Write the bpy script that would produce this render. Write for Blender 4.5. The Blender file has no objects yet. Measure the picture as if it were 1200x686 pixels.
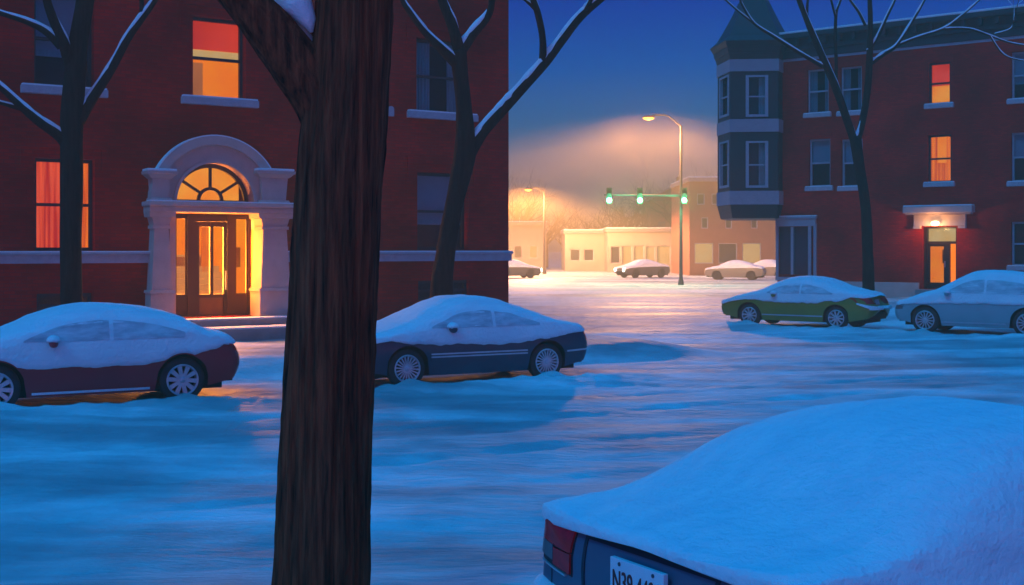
import bpy, bmesh, math, random
from mathutils import Vector, Matrix, noise
from mathutils.bvhtree import BVHTree
random.seed(7)
R = math.radians
PI = math.pi
S = bpy.context.scene
COL = S.collection

# ------------------------------------------------------------------ camera
F, CX, HY, CH = 1400.0, 600.0, 292.0, 2.35     # focal (px of the 1200 px photo), centre, horizon row, eye height
cam_d = bpy.data.cameras.new('camera')
cam = bpy.data.objects.new('camera', cam_d); COL.objects.link(cam)
cam.location = (0, 0, CH); cam.rotation_euler = (R(90), 0, 0)
cam_d.sensor_width = 36; cam_d.lens = 36 * F / 1200
cam_d.shift_y = -(343 - HY) / 1200
cam_d.clip_end = 3000
S.camera = cam

# ------------------------------------------------------------------ world
W = bpy.data.worlds.new('World'); S.world = W; W.use_nodes = True
nt = W.node_tree; nt.nodes.clear()
def N(nt, t, **k):
    n = nt.nodes.new(t)
    for a, b in k.items(): setattr(n, a, b)
    return n
def ramp(nt, stops, interp='LINEAR'):
    n = nt.nodes.new('ShaderNodeValToRGB'); n.color_ramp.interpolation = interp
    e = n.color_ramp.elements
    while len(e) < len(stops): e.new(0.5)
    for i, (p, c) in enumerate(stops):
        e[i].position = p; e[i].color = tuple(c) + (1,) if len(c) == 3 else c
    return n
tc = N(nt, 'ShaderNodeTexCoord'); sep = N(nt, 'ShaderNodeSeparateXYZ')
nt.links.new(tc.outputs['Generated'], sep.inputs[0])
def M_(op, a, b=None, c=None, clamp=False):
    n = N(nt, 'ShaderNodeMath', operation=op); n.use_clamp = clamp
    for i, v in enumerate((a, b, c)):
        if v is None: continue
        if isinstance(v, (int, float)): n.inputs[i].default_value = v
        else: nt.links.new(v, n.inputs[i])
    return n.outputs[0]
el = sep.outputs['Z']
skyr = ramp(nt, [(0.0, (.16, .15, .24)), (.03, (.15, .18, .36)), (.085, (.08, .19, .50)), (.15, (.0, .09, .56)), (.22, (.0, .006, .42)),
                 (.45, (.0, .05, .42)), (1.0, (.0, .40, 1.20))])  # blue overhead brightened beyond the view, added to light the snow
nt.links.new(el, skyr.inputs[0])
# unseen red glow added low in the west behind the viewer, reddening the walls
glow_el = M_('SUBTRACT', 1.0, M_('MULTIPLY', M_('ABSOLUTE', el), 8.0), clamp=True)
west = M_('MULTIPLY', sep.outputs['Y'], -1.0)
glow_az = M_('MULTIPLY_ADD', west, 1.2, -.1, clamp=True)
glow = M_('MULTIPLY', glow_el, glow_az)
gm = N(nt, 'ShaderNodeMix', data_type='RGBA', blend_type='ADD'); gm.inputs[0].default_value = 1
gc = N(nt, 'ShaderNodeMix', data_type='RGBA'); nt.links.new(glow, gc.inputs[0])
gc.inputs[6].default_value = (0, 0, 0, 1); gc.inputs[7].default_value = (1.7, .04, .04, 1)
nt.links.new(skyr.outputs[0], gm.inputs[6]); nt.links.new(gc.outputs[2], gm.inputs[7])
bg = N(nt, 'ShaderNodeBackground'); bg.inputs[1].default_value = 1.0
sk = N(nt, 'ShaderNodeTexSky', sky_type='NISHITA'); sk.sun_disc = False
SUN_EL, SUN_AZ = R(46), R(-150)
sk.sun_elevation = R(-5); sk.sun_rotation = R(180)
bg2 = N(nt, 'ShaderNodeBackground'); bg2.inputs[1].default_value = .05
add = N(nt, 'ShaderNodeAddShader'); out = N(nt, 'ShaderNodeOutputWorld')
nt.links.new(gm.outputs[2], bg.inputs[0]); nt.links.new(sk.outputs[0], bg2.inputs[0])
nt.links.new(bg.outputs[0], add.inputs[0]); nt.links.new(bg2.outputs[0], add.inputs[1]); nt.links.new(add.outputs[0], out.inputs[0])

# one soft cold dusk "sun" from high behind left
sd = bpy.data.lights.new('sun', 'SUN'); sd.energy = 1.15; sd.angle = R(14); sd.color = (.0, .42, 1.0)
so = bpy.data.objects.new('sun', sd); COL.objects.link(so)
so.rotation_euler = (R(41), 0, R(-48))
S.view_settings.view_transform = 'Standard'; S.view_settings.look = 'None'
S.view_settings.exposure = 0; S.view_settings.gamma = 1; S.view_settings.use_curve_mapping = False
S.cycles.max_bounces = 5; S.cycles.volume_bounces = 0; S.cycles.transparent_max_bounces = 12
S.cycles.sample_clamp_indirect = 4; S.cycles.sample_clamp_direct = 20; S.cycles.use_denoising = True
S.cycles.caustics_reflective = False; S.cycles.caustics_refractive = False

# ------------------------------------------------------------------ materials
MATS = {}
def mat(name, col, rough=.7, metal=0, var=None, vscale=4, vstretch=(1, 1, 1), bump=0, bscale=20, bstretch=(1, 1, 1), spec=.5, emit=None, estr=0, detail=6, coords='Object'):
    if name in MATS: return MATS[name]
    m = bpy.data.materials.new(name); m.use_nodes = True; t = m.node_tree
    b = t.nodes['Principled BSDF']
    b.inputs['Base Color'].default_value = tuple(col) + (1,)
    b.inputs['Roughness'].default_value = rough; b.inputs['Metallic'].default_value = metal
    b.inputs['Specular IOR Level'].default_value = spec
    tcn = N(t, 'ShaderNodeTexCoord')
    def noise_(scale, stretch, det):
        mp = N(t, 'ShaderNodeMapping'); mp.inputs['Scale'].default_value = stretch
        t.links.new(tcn.outputs[coords], mp.inputs[0])
        n = N(t, 'ShaderNodeTexNoise'); n.inputs['Scale'].default_value = scale; n.inputs['Detail'].default_value = det
        n.inputs['Roughness'].default_value = .6
        t.links.new(mp.outputs[0], n.inputs[0]); return n
    if var:
        n = noise_(vscale, vstretch, detail)
        r = ramp(t, [(.32, col), (.68, var)]); t.links.new(n.outputs[0], r.inputs[0]); t.links.new(r.outputs[0], b.inputs['Base Color'])
        if emit == 'base':
            t.links.new(r.outputs[0], b.inputs['Emission Color'])
    if bump:
        n = noise_(bscale, bstretch, 8); bn = N(t, 'ShaderNodeBump'); bn.inputs['Strength'].default_value = bump; bn.inputs['Distance'].default_value = .03
        t.links.new(n.outputs[0], bn.inputs['Height']); t.links.new(bn.outputs[0], b.inputs['Normal'])
    if emit and emit != 'base': b.inputs['Emission Color'].default_value = tuple(emit) + (1,)
    if estr: b.inputs['Emission Strength'].default_value = estr
    MATS[name] = m; return m

def brick_mat(name, c1, c2, mortar, scale=1.0):
    m = bpy.data.materials.new(name); m.use_nodes = True; t = m.node_tree; b = t.nodes['Principled BSDF']
    tcn = N(t, 'ShaderNodeTexCoord'); sp = N(t, 'ShaderNodeSeparateXYZ'); t.links.new(tcn.outputs['Object'], sp.inputs[0])
    ad = N(t, 'ShaderNodeMath', operation='ADD'); t.links.new(sp.outputs[0], ad.inputs[0]); t.links.new(sp.outputs[1], ad.inputs[1])
    cb = N(t, 'ShaderNodeCombineXYZ'); t.links.new(ad.outputs[0], cb.inputs[0]); t.links.new(sp.outputs[2], cb.inputs[1])
    br = N(t, 'ShaderNodeTexBrick'); br.inputs['Scale'].default_value = 1.0
    br.inputs['Brick Width'].default_value = .23 * scale; br.inputs['Row Height'].default_value = .077 * scale; br.inputs['Mortar Size'].default_value = .008
    br.inputs['Mortar Smooth'].default_value = .3; br.inputs['Bias'].default_value = 0
    br.inputs['Color1'].default_value = c1 + (1,); br.inputs['Color2'].default_value = c2 + (1,); br.inputs['Mortar'].default_value = mortar + (1,)
    t.links.new(cb.outputs[0], br.inputs[0])
    n = N(t, 'ShaderNodeTexNoise'); n.inputs['Scale'].default_value = .55; n.inputs['Detail'].default_value = 8; t.links.new(tcn.outputs['Object'], n.inputs[0])
    r = ramp(t, [(.3, (.45, .45, .5)), (.7, (1.2, 1.2, 1.2))]); t.links.new(n.outputs[0], r.inputs[0])
    mx = N(t, 'ShaderNodeMix', data_type='RGBA', blend_type='MULTIPLY'); mx.inputs[0].default_value = 1
    t.links.new(br.outputs[0], mx.inputs[6]); t.links.new(r.outputs[0], mx.inputs[7]); t.links.new(mx.outputs[2], b.inputs['Base Color'])
    b.inputs['Roughness'].default_value = .9; b.inputs['Specular IOR Level'].default_value = .08
    bn = N(t, 'ShaderNodeBump'); bn.inputs['Strength'].default_value = .3; bn.inputs['Distance'].default_value = .01; bn.invert = True
    t.links.new(br.outputs['Fac'], bn.inputs['Height']); t.links.new(bn.outputs[0], b.inputs['Normal'])
    return m

snow = mat('snow', (.80, .82, .84), .75, var=(.70, .74, .78), vscale=1.5, bump=.5, bscale=9, spec=.3)
carsnow = mat('car_snow', (.86, .88, .90), .8, var=(.70, .77, .82), vscale=3.0, vstretch=(.6, 2, 2), bump=1.0, bscale=16, spec=.25)
brick_l = brick_mat('crimson_brick', (.58, .008, .009), (.40, .005, .007), (.32, .028, .030))
brick_r = brick_mat('red_brick', (.60, .009, .009), (.42, .006, .007), (.34, .030, .030))
stone = mat('limestone', (.60, .42, .38), .8, var=(.50, .34, .31), vscale=3, bump=.25, bscale=30)
sillm = mat('sill_stone', (.48, .44, .47), .8, var=(.38, .34, .38), vscale=6)
wood = mat('dark_wood', (.040, .013, .007), .45, var=(.026, .008, .005), vscale=5, vstretch=(8, 8, 1))
panelw = mat('panel_wood', (.17, .075, .02), .5, var=(.12, .05, .015), vscale=5)
sash = mat('dark_sash', (.022, .018, .022), .5, var=(.035, .028, .03), vscale=12)
psash = mat('pale_sash', (.34, .36, .42), .6, var=(.28, .30, .36), vscale=12)
teal = mat('teal_paint', (.016, .026, .030), .55, var=(.011, .02, .024), vscale=5, bump=.1)
tealband = mat('pale_band', (.34, .31, .36), .7, var=(.28, .26, .32), vscale=4)
slate = mat('slate', (.010, .018, .024), .6, var=(.016, .026, .034), vscale=3, bump=.3, bscale=25)
bark = mat('bark', (.014, .009, .008), .9, var=(.055, .028, .018), vscale=9, vstretch=(2.5, 2.5, .25), bump=.8, bscale=14, bstretch=(6, 6, .6), spec=.15)
barkb = mat('bark_big', (.022, .007, .006), .92, var=(.36, .085, .035), vscale=10, vstretch=(2.6, 2.6, .16), bump=1.0, bscale=20, bstretch=(2.4, 2.4, .2), spec=.12)
farbark = mat('far_bark', (.035, .025, .022), .9, var=(.05, .035, .03), vscale=2)
rubber = mat('rubber', (.018, .019, .021), .8, var=(.03, .032, .035), vscale=10)
alloy = mat('alloy', (.62, .63, .65), .35, .55, var=(.5, .52, .55), vscale=20)
under = mat('under_black', (.010, .010, .012), .9, var=(.016, .016, .018), vscale=5)
chrome = mat('bright_trim', (.6, .62, .66), .3, .5, var=(.5, .52, .56), vscale=8)
redlens = mat('red_lens', (.85, .012, .02), .25, var=(.6, .006, .015), vscale=20)
greylens = mat('grey_lens', (.16, .17, .18), .3, var=(.11, .12, .13), vscale=10)
pole_m = mat('galvanised', (.10, .09, .085), .6, .1, var=(.08, .07, .07), vscale=4)
dark = mat('dark_interior', (.02, .04, .07), .6, var=(.03, .06, .10), vscale=3)
concrete = mat('concrete', (.30, .27, .28), .85, var=(.22, .20, .21), vscale=5, bump=.2)

def glassm():
    m = bpy.data.materials.new('window_glass'); m.use_nodes = True; t = m.node_tree; b = t.nodes['Principled BSDF']
    b.inputs['Base Color'].default_value = (.02, .03, .04, 1); b.inputs['Roughness'].default_value = .06
    tr = N(t, 'ShaderNodeBsdfTransparent'); tr.inputs[0].default_value = (.92, .95, .96, 1)
    mx = N(t, 'ShaderNodeMixShader'); mx.inputs[0].default_value = .16
    n = N(t, 'ShaderNodeTexNoise'); n.inputs['Scale'].default_value = 1.2
    bn = N(t, 'ShaderNodeBump'); bn.inputs['Strength'].default_value = .05; t.links.new(n.outputs[0], bn.inputs['Height']); t.links.new(bn.outputs[0], b.inputs['Normal'])
    t.links.new(tr.outputs[0], mx.inputs[1]); t.links.new(b.outputs[0], mx.inputs[2]); t.links.new(mx.outputs[0], t.nodes['Material Output'].inputs[0])
    return m
glass = glassm()
def emat(name, c1, c2, strength, scale=2.0, stretch=(1, 1, 1), lo=.3, hi=.7):
    """something lit from within a room: its own colour, given off"""
    m = bpy.data.materials.new(name); m.use_nodes = True; t = m.node_tree; b = t.nodes['Principled BSDF']
    tcn = N(t, 'ShaderNodeTexCoord'); mp = N(t, 'ShaderNodeMapping'); mp.inputs['Scale'].default_value = stretch
    t.links.new(tcn.outputs['Object'], mp.inputs[0])
    n = N(t, 'ShaderNodeTexNoise'); n.inputs['Scale'].default_value = scale; n.inputs['Detail'].default_value = 4; t.links.new(mp.outputs[0], n.inputs[0])
    r = ramp(t, [(lo, c1), (hi, c2)]); t.links.new(n.outputs[0], r.inputs[0])
    t.links.new(r.outputs[0], b.inputs['Emission Color']); b.inputs['Emission Strength'].default_value = strength
    b.inputs['Base Color'].default_value = (.3, .2, .1, 1); b.inputs['Roughness'].default_value = .8
    return m
lit_room = emat('lit_room', (1.0, .14, .0), (1.0, .26, .004), 1.4, 1.1)
lit_room_r = emat('lit_room_pale', (1.0, .18, .003), (1.0, .36, .035), 1.4, 1.1)
lit_curtain = emat('lit_curtain', (.50, .012, .004), (1.0, .10, .03), 1.3, 2.2, (6, 1, .2), .38, .62)
lit_drape = emat('lit_drape', (.6, .06, .004), (1.0, .20, .01), 1.3, 2.2, (6, 1, .2), .38, .62)
lit_blind = emat('lit_blind', (.62, .022, .003), (.9, .045, .003), 1.2, 1.2)
lit_wain = emat('lit_wainscot', (.20, .03, .015), (.28, .05, .02), .8, 2)
lit_stair = emat('lit_stair', (.85, .28, .07), (1.0, .40, .12), .8, 2)
lit_warmwhite = emat('lit_warm_wall', (1.0, .55, .16), (1.0, .70, .32), .9, 1.5)
blue_curtain = mat('grey_blue_curtain', (.42, .60, .68), .9, var=(.24, .38, .48), vscale=4, vstretch=(7, 1, .3))
grey_blind = mat('grey_blind', (.42, .50, .62), .9, var=(.36, .44, .58), vscale=2)

# ------------------------------------------------------------------ mesh helpers
class MB:
    def __init__(s): s.bm = bmesh.new()
    def poly(s, pts):
        vs = [s.bm.verts.new(p) for p in pts]
        return s.bm.faces.new(vs)
    def box(s, x0, x1, y0, y1, z0, z1, bev=0):
        ret = bmesh.ops.create_cube(s.bm, size=1); vs = ret['verts']
        for v in vs:
            v.co = Vector(((x0 + x1) / 2 + v.co.x * (x1 - x0), (y0 + y1) / 2 + v.co.y * (y1 - y0), (z0 + z1) / 2 + v.co.z * (z1 - z0)))
        if bev:
            es = list({e for v in vs for e in v.link_edges})
            bmesh.ops.bevel(s.bm, geom=es, offset=bev, segments=2, affect='EDGES', profile=.6)
        return s
    def prism(s, pts, y0, y1):
        """outline in x,z pushed from y0 to y1"""
        a = [s.bm.verts.new((x, y0, z)) for x, z in pts]; b = [s.bm.verts.new((x, y1, z)) for x, z in pts]
        n = len(pts); s.bm.faces.new(a); s.bm.faces.new(b[::-1])
        for i in range(n): s.bm.faces.new((a[i], b[i], b[(i + 1) % n], a[(i + 1) % n]))
        return s
    def vprism(s, pts, z0, z1, grow=0, c=(0, 0)):
        """outline in x,y raised from z0 to z1"""
        a = [s.bm.verts.new((x, y, z0)) for x, y in pts]
        b = [s.bm.verts.new((c[0] + (x - c[0]) * (1 + grow), c[1] + (y - c[1]) * (1 + grow), z1)) for x, y in pts]
        n = len(pts); s.bm.faces.new(a[::-1]); s.bm.faces.new(b)
        for i in range(n): s.bm.faces.new((a[i], a[(i + 1) % n], b[(i + 1) % n], b[i]))
        return s
    def tube(s, pts, rad, n=10, cap=True, disp=None):
        pts = [Vector(p) for p in pts]; rings = []; ref = Vector((0, 1, 0))
        for i, p in enumerate(pts):
            t = (pts[min(i + 1, len(pts) - 1)] - pts[max(i - 1, 0)]).normalized()
            if i == 0:
                if abs(t.dot(ref)) > .9: ref = Vector((1, 0, 0))
            a = (ref - t * ref.dot(t)).normalized(); ref = a; b = t.cross(a)
            r = rad[i] if isinstance(rad, (list, tuple)) else rad
            ring = []
            for k in range(n):
                an = 2 * PI * k / n; rr = r
                d = a * math.cos(an) + b * math.sin(an)
                if disp: rr = r * disp(p, an, d, r)
                ring.append(s.bm.verts.new(p + d * rr))
            rings.append(ring)
        for i in range(len(rings) - 1):
            for k in range(n):
                s.bm.faces.new((rings[i][k], rings[i][(k + 1) % n], rings[i + 1][(k + 1) % n], rings[i + 1][k]))
        if cap: s.bm.faces.new(rings[0][::-1]); s.bm.faces.new(rings[-1])
        return s
    def lathe(s, prof, c=(0, 0, 0), axis='z', n=24):
        rings = []
        for r, h in prof:
            ring = []
            for k in range(n):
                a = 2 * PI * k / n; x, y = r * math.cos(a), r * math.sin(a)
                p = (x, y, h) if axis == 'z' else (x, h, y)
                ring.append(s.bm.verts.new((c[0] + p[0], c[1] + p[1], c[2] + p[2])))
            rings.append(ring)
        for i in range(len(rings) - 1):
            for k in range(n): s.bm.faces.new((rings[i][k], rings[i][(k + 1) % n], rings[i + 1][(k + 1) % n], rings[i + 1][k]))
        return s
    def build(s, name, m, parent=None, smooth=False, loc=None):
        bmesh.ops.recalc_face_normals(s.bm, faces=s.bm.faces)
        me = bpy.data.meshes.new(name); s.bm.to_mesh(me); s.bm.free()
        me.materials.append(m)
        if smooth is True: me.polygons.foreach_set('use_smooth', [True] * len(me.polygons))
        o = bpy.data.objects.new(name, me); COL.objects.link(o)
        if smooth == 'auto':
            me.polygons.foreach_set('use_smooth', [True] * len(me.polygons))
            me.set_sharp_from_angle(angle=R(38))
        if parent: o.parent = parent
        if loc: o.location = loc
        return o
def tag(o, label=None, cat=None, group=None, kind=None):
    for k, v in (('label', label), ('category', cat), ('group', group), ('kind', kind)):
        if v: o[k] = v
    return o
def thing(name, label, cat, loc=(0, 0, 0), rotz=0, group=None):
    o = bpy.data.objects.new(name, None); COL.objects.link(o); o.location = loc; o.rotation_euler = (0, 0, rotz)
    o.empty_display_size = .2
    return tag(o, label, cat, group)
def copy_tree(o, parent=None):
    c = o.copy(); COL.objects.link(c); c.parent = parent
    for ch in list(o.children): copy_tree(ch, c)
    return c
def at(px, py, d):
    return Vector(((px - CX) / F * d, d, CH + (HY - py) / F * d))
def ground_d(py, z=0): return (CH - z) * F / (py - HY)
def fbm(x, y, z=0, o=4):
    v = 0; a = 1; f = 1
    for _ in range(o): v += a * noise.noise((x * f, y * f, z + f)); a *= .5; f *= 2
    return v

# ------------------------------------------------------------------ street layout
AL, AR = R(32.5), R(-37.0)
uL = Vector((math.cos(AL), math.sin(AL))); nL = Vector((-uL.y, uL.x))      # left street: along, away
uR = Vector((math.cos(AR), math.sin(AR))); nR = Vector((-uR.y, uR.x))
OL = Vector((-6.73, 27.7)); OR = Vector((16.7, 46.7))                       # a point of each facade
AC = R(28)
uC = Vector((math.cos(AC), math.sin(AC))); nC = Vector((-uC.y, uC.x))       # the kerb line with the parked cars

def car_spot(px, py, fwd, xw):
    """where a car stands whose wheel touches the snow at this point"""
    d = ground_d(py); p = Vector(((px - CX) / F * d, d))
    return p - fwd * xw

# parked cars: (centre, yaw)
fC = -uC; yawC = AC + PI
fR = -uR; yawR = AR + PI
lat = lambda f: Vector((-f.y, f.x))                                           # the car's own left
maroon_c = car_spot(214, 472, fC, -1.32) - lat(fC) * .86
blue_c = car_spot(641, 446, fC, -1.35) - lat(fC) * .86
olive_c = car_spot(980, 387, fR, -1.36) - lat(fR) * .86
silver_c = car_spot(1084, 391, fR, 1.35) - lat(fR) * .88
AF = R(33); fF = Vector((math.cos(AF), math.sin(AF)))
fore_c = Vector((.56, 4.98)) + fF * 2.33

mounds = []
def add_mounds(c, f, xs, w):
    for x in xs: mounds.append((c + f * x + lat(f) * (w + .12), random.uniform(.10, .15)))
add_mounds(maroon_c, fC, (1.32, -1.32), .86); add_mounds(blue_c, fC, (1.35, -1.35), .86)
add_mounds(olive_c, fR, (1.36, -1.36), .86); add_mounds(silver_c, fR, (1.35,), .88)

def sstep(a, b, x):
    t = max(0, min(1, (x - a) / (b - a))); return t * t * (3 - 2 * t)
def ground_h(x, y):
    p = Vector((x, y)); h = 0
    # yards and pavements behind the parked rows
    qL = (p - OL).dot(nL); qR = (p - OR).dot(nR)
    cL = (p - blue_c).dot(nC)                    # distance behind the parked row
    sL = (p - OL).dot(uL)
    onL = 1 - sstep(7.2, 10.0, sL)
    h += .34 * sstep(1.2, 2.6, cL) * onL
    cR = (p - olive_c).dot(nR); sR = (p - olive_c).dot(uR)
    h += .48 * sstep(1.5, 6.5, cR) * sstep(-4.5, -1.0, sR)
    near = 1 - sstep(50, 80, y)
    # long soft drifts and ruts along the street
    s = p.dot(Vector((math.cos(R(12)), math.sin(R(12))))); q = p.dot(Vector((-math.sin(R(12)), math.cos(R(12)))))
    street = (1 - sstep(.5, 2, cL) * onL) * (1 - sstep(.5, 3, cR))
    h += near * street * (.055 * fbm(s * .07, q * .55, 3) + .022 * fbm(s * .35, q * 1.7, 9) + .030 * math.sin(q * 1.9 + 1.2 * fbm(s * .05, q * .1, 5)))
    h += near * (.018 * fbm(x * 1.3, y * 1.3, 1) + .007 * fbm(x * 5, y * 6, 8, 3))
    # tyre tracks pressed into the snow
    if near > 0:
        b = (p - blue_c).dot(nC) + .5 * math.sin((p.dot(uC)) * .06) + .06 * fbm(p.dot(uC) * .3, 4)
        for q0 in (-3.1, -4.6, -6.9, -8.5):
            dq = b - q0
            if abs(dq) < .9: h += near * street * (-.030 * math.exp(-(dq / .15) ** 4) + .013 * math.exp(-((abs(dq) - .26) / .10) ** 2)) * (.6 + .5 * fbm(p.dot(uC) * .4, q0))
    # windrow pushed up against the cars
    for (c, f, n, lo, hi, e) in ((blue_c, uC, nC, -12, 3.4, 1.0), (olive_c, uR, nR, -3.2, 12, .95)):
        a = (p - c).dot(f); b = (p - c).dot(n)
        env = sstep(lo - 1, lo + .5, a) * (1 - sstep(hi - .8, hi + .8, a))
        wv = .10 * fbm(a * .8, 2.2, c.x)
        bb = b + 1.32 + wv
        h += env * e * .10 * math.exp(-(bb / (.38 if bb > 0 else .7)) ** 2) * (1 + .5 * fbm(a * 1.7, b * 2, 4) + .35 * fbm(a * 6, b * 6, 2, 3))
    for (c, a) in mounds:
        d2 = (p - c).length_squared
        if d2 < 1: h += a * math.exp(-d2 / .055)
    return h

def axis_vals(lo, hi, flo, fhi, fine):
    v = []; x = flo
    while x < fhi: v.append(x); x += fine
    st = fine; x = fhi
    while x < hi: v.append(x); st *= 1.16; x += st
    v.append(hi); st = fine; x = flo; w = []
    while True:
        st *= 1.16; x -= st
        if x < lo: break
        w.append(x)
    w.append(lo)
    return w[::-1] + v
def make_ground():
    xs = axis_vals(-400, 400, -14, 20, .105); ys = axis_vals(-60, 900, 3.5, 34, .09)
    bm = bmesh.new(); grid = []
    for y in ys: grid.append([bm.verts.new((x, y, ground_h(x, y))) for x in xs])
    for j in range(len(ys) - 1):
        a, b = grid[j], grid[j + 1]
        for i in range(len(xs) - 1): bm.faces.new((a[i], a[i + 1], b[i + 1], b[i]))
    me = bpy.data.meshes.new('snowy_ground'); bm.to_mesh(me); bm.free()
    me.polygons.foreach_set('use_smooth', [True] * len(me.polygons))
    m = bpy.data.materials.new('street_snow'); m.use_nodes = True; t = m.node_tree; b = t.nodes['Principled BSDF']
    tcn = N(t, 'ShaderNodeTexCoord'); mp = N(t, 'ShaderNodeMapping'); mp.inputs['Rotation'].default_value = (0, 0, R(-14)); mp.inputs['Scale'].default_value = (.07, .42, 1)
    t.links.new(tcn.outputs['Object'], mp.inputs[0])
    n = N(t, 'ShaderNodeTexNoise'); n.inputs['Scale'].default_value = 1.0; n.inputs['Detail'].default_value = 7; n.inputs['Roughness'].default_value = .62; n.inputs['Distortion'].default_value = .4
    t.links.new(mp.outputs[0], n.inputs[0])
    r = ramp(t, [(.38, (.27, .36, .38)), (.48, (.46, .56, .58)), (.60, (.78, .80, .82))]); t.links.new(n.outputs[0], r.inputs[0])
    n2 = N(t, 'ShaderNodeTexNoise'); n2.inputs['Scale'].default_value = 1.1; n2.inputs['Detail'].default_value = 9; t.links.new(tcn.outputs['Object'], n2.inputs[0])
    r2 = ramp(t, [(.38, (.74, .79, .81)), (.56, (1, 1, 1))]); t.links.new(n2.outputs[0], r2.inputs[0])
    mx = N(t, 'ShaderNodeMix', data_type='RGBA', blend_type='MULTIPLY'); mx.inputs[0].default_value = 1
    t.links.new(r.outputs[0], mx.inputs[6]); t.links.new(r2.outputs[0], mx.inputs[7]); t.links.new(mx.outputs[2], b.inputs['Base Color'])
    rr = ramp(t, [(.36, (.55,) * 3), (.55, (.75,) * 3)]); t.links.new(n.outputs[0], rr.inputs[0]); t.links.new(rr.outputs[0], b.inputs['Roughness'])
    b.inputs['Specular IOR Level'].default_value = .3
    n3 = N(t, 'ShaderNodeTexNoise'); n3.inputs['Scale'].default_value = 7; n3.inputs['Detail'].default_value = 8
    mp3 = N(t, 'ShaderNodeMapping'); mp3.inputs['Scale'].default_value = (.5, 1.3, 1); t.links.new(tcn.outputs['Object'], mp3.inputs[0]); t.links.new(mp3.outputs[0], n3.inputs[0])
    bn = N(t, 'ShaderNodeBump'); bn.inputs['Strength'].default_value = .9; bn.inputs['Distance'].default_value = .05
    t.links.new(n3.outputs[0], bn.inputs['Height']); t.links.new(bn.outputs[0], b.inputs['Normal'])
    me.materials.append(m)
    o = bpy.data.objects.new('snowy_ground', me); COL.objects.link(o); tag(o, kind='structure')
make_ground()

# haze: one even closed box round everything
hb = MB(); hb.box(-230, 230, -14, 330, -1.4, 20.5)
hm = bpy.data.materials.new('haze_air'); hm.use_nodes = True; t = hm.node_tree; t.nodes.clear()
pv = N(t, 'ShaderNodeVolumePrincipled'); om = N(t, 'ShaderNodeOutputMaterial'); t.links.new(pv.outputs[0], om.inputs['Volume'])
pv.inputs['Color'].default_value = (1.0, .88, .46, 1); pv.inputs['Density'].default_value = .0058; pv.inputs['Anisotropy'].default_value = 0
ho = hb.build('haze', hm); tag(ho, kind='stuff')

# ------------------------------------------------------------------ buildings
class Facade:
    def __init__(s, O, ang):
        s.O = O; s.ang = ang; s.u = Vector((math.cos(ang), math.sin(ang))); s.n = Vector((-s.u.y, s.u.x))
    def at(s, px, py, y=0):
        """picture point -> (x along, z) on the plane at local depth y"""
        dx = (px - CX) / F; dirv = Vector((dx, 1.0))
        k = ((s.O + s.n * y).dot(s.n)) / dirv.dot(s.n)
        p = dirv * k
        return ((p - s.O).dot(s.u), CH + (HY - py) / F * k)
    def rect(s, x0, y0, x1, y1, y=0):
        ym = (y0 + y1) / 2; xm = (x0 + x1) / 2
        a = s.at(x0, ym, y)[0]; b = s.at(x1, ym, y)[0]
        return (a, b, s.at(xm, y1, y)[1], s.at(xm, y0, y)[1])
def wall_with_holes(mb, x0, x1, z0, z1, holes, rev=.28):
    xs = sorted({x0, x1} | {h[0] for h in holes} | {h[1] for h in holes}); zs = sorted({z0, z1} | {h[2] for h in holes} | {h[3] for h in holes})
    for i in range(len(xs) - 1):
        for j in range(len(zs) - 1):
            cx, cz = (xs[i] + xs[i + 1]) / 2, (zs[j] + zs[j + 1]) / 2
            if any(h[0] < cx < h[1] and h[2] < cz < h[3] for h in holes): continue
            mb.poly([(xs[i], 0, zs[j]), (xs[i + 1], 0, zs[j]), (xs[i + 1], 0, zs[j + 1]), (xs[i], 0, zs[j + 1])])
    for h in holes:
        a, b, c, d = h
        mb.poly([(a, 0, c), (a, rev, c), (a, rev, d), (a, 0, d)]); mb.poly([(b, 0, c), (b, 0, d), (b, rev, d), (b, rev, c)])
        mb.poly([(a, 0, c), (b, 0, c), (b, rev, c), (a, rev, c)]); mb.poly([(a, 0, d), (a, rev, d), (b, rev, d), (b, 0, d)])
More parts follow.
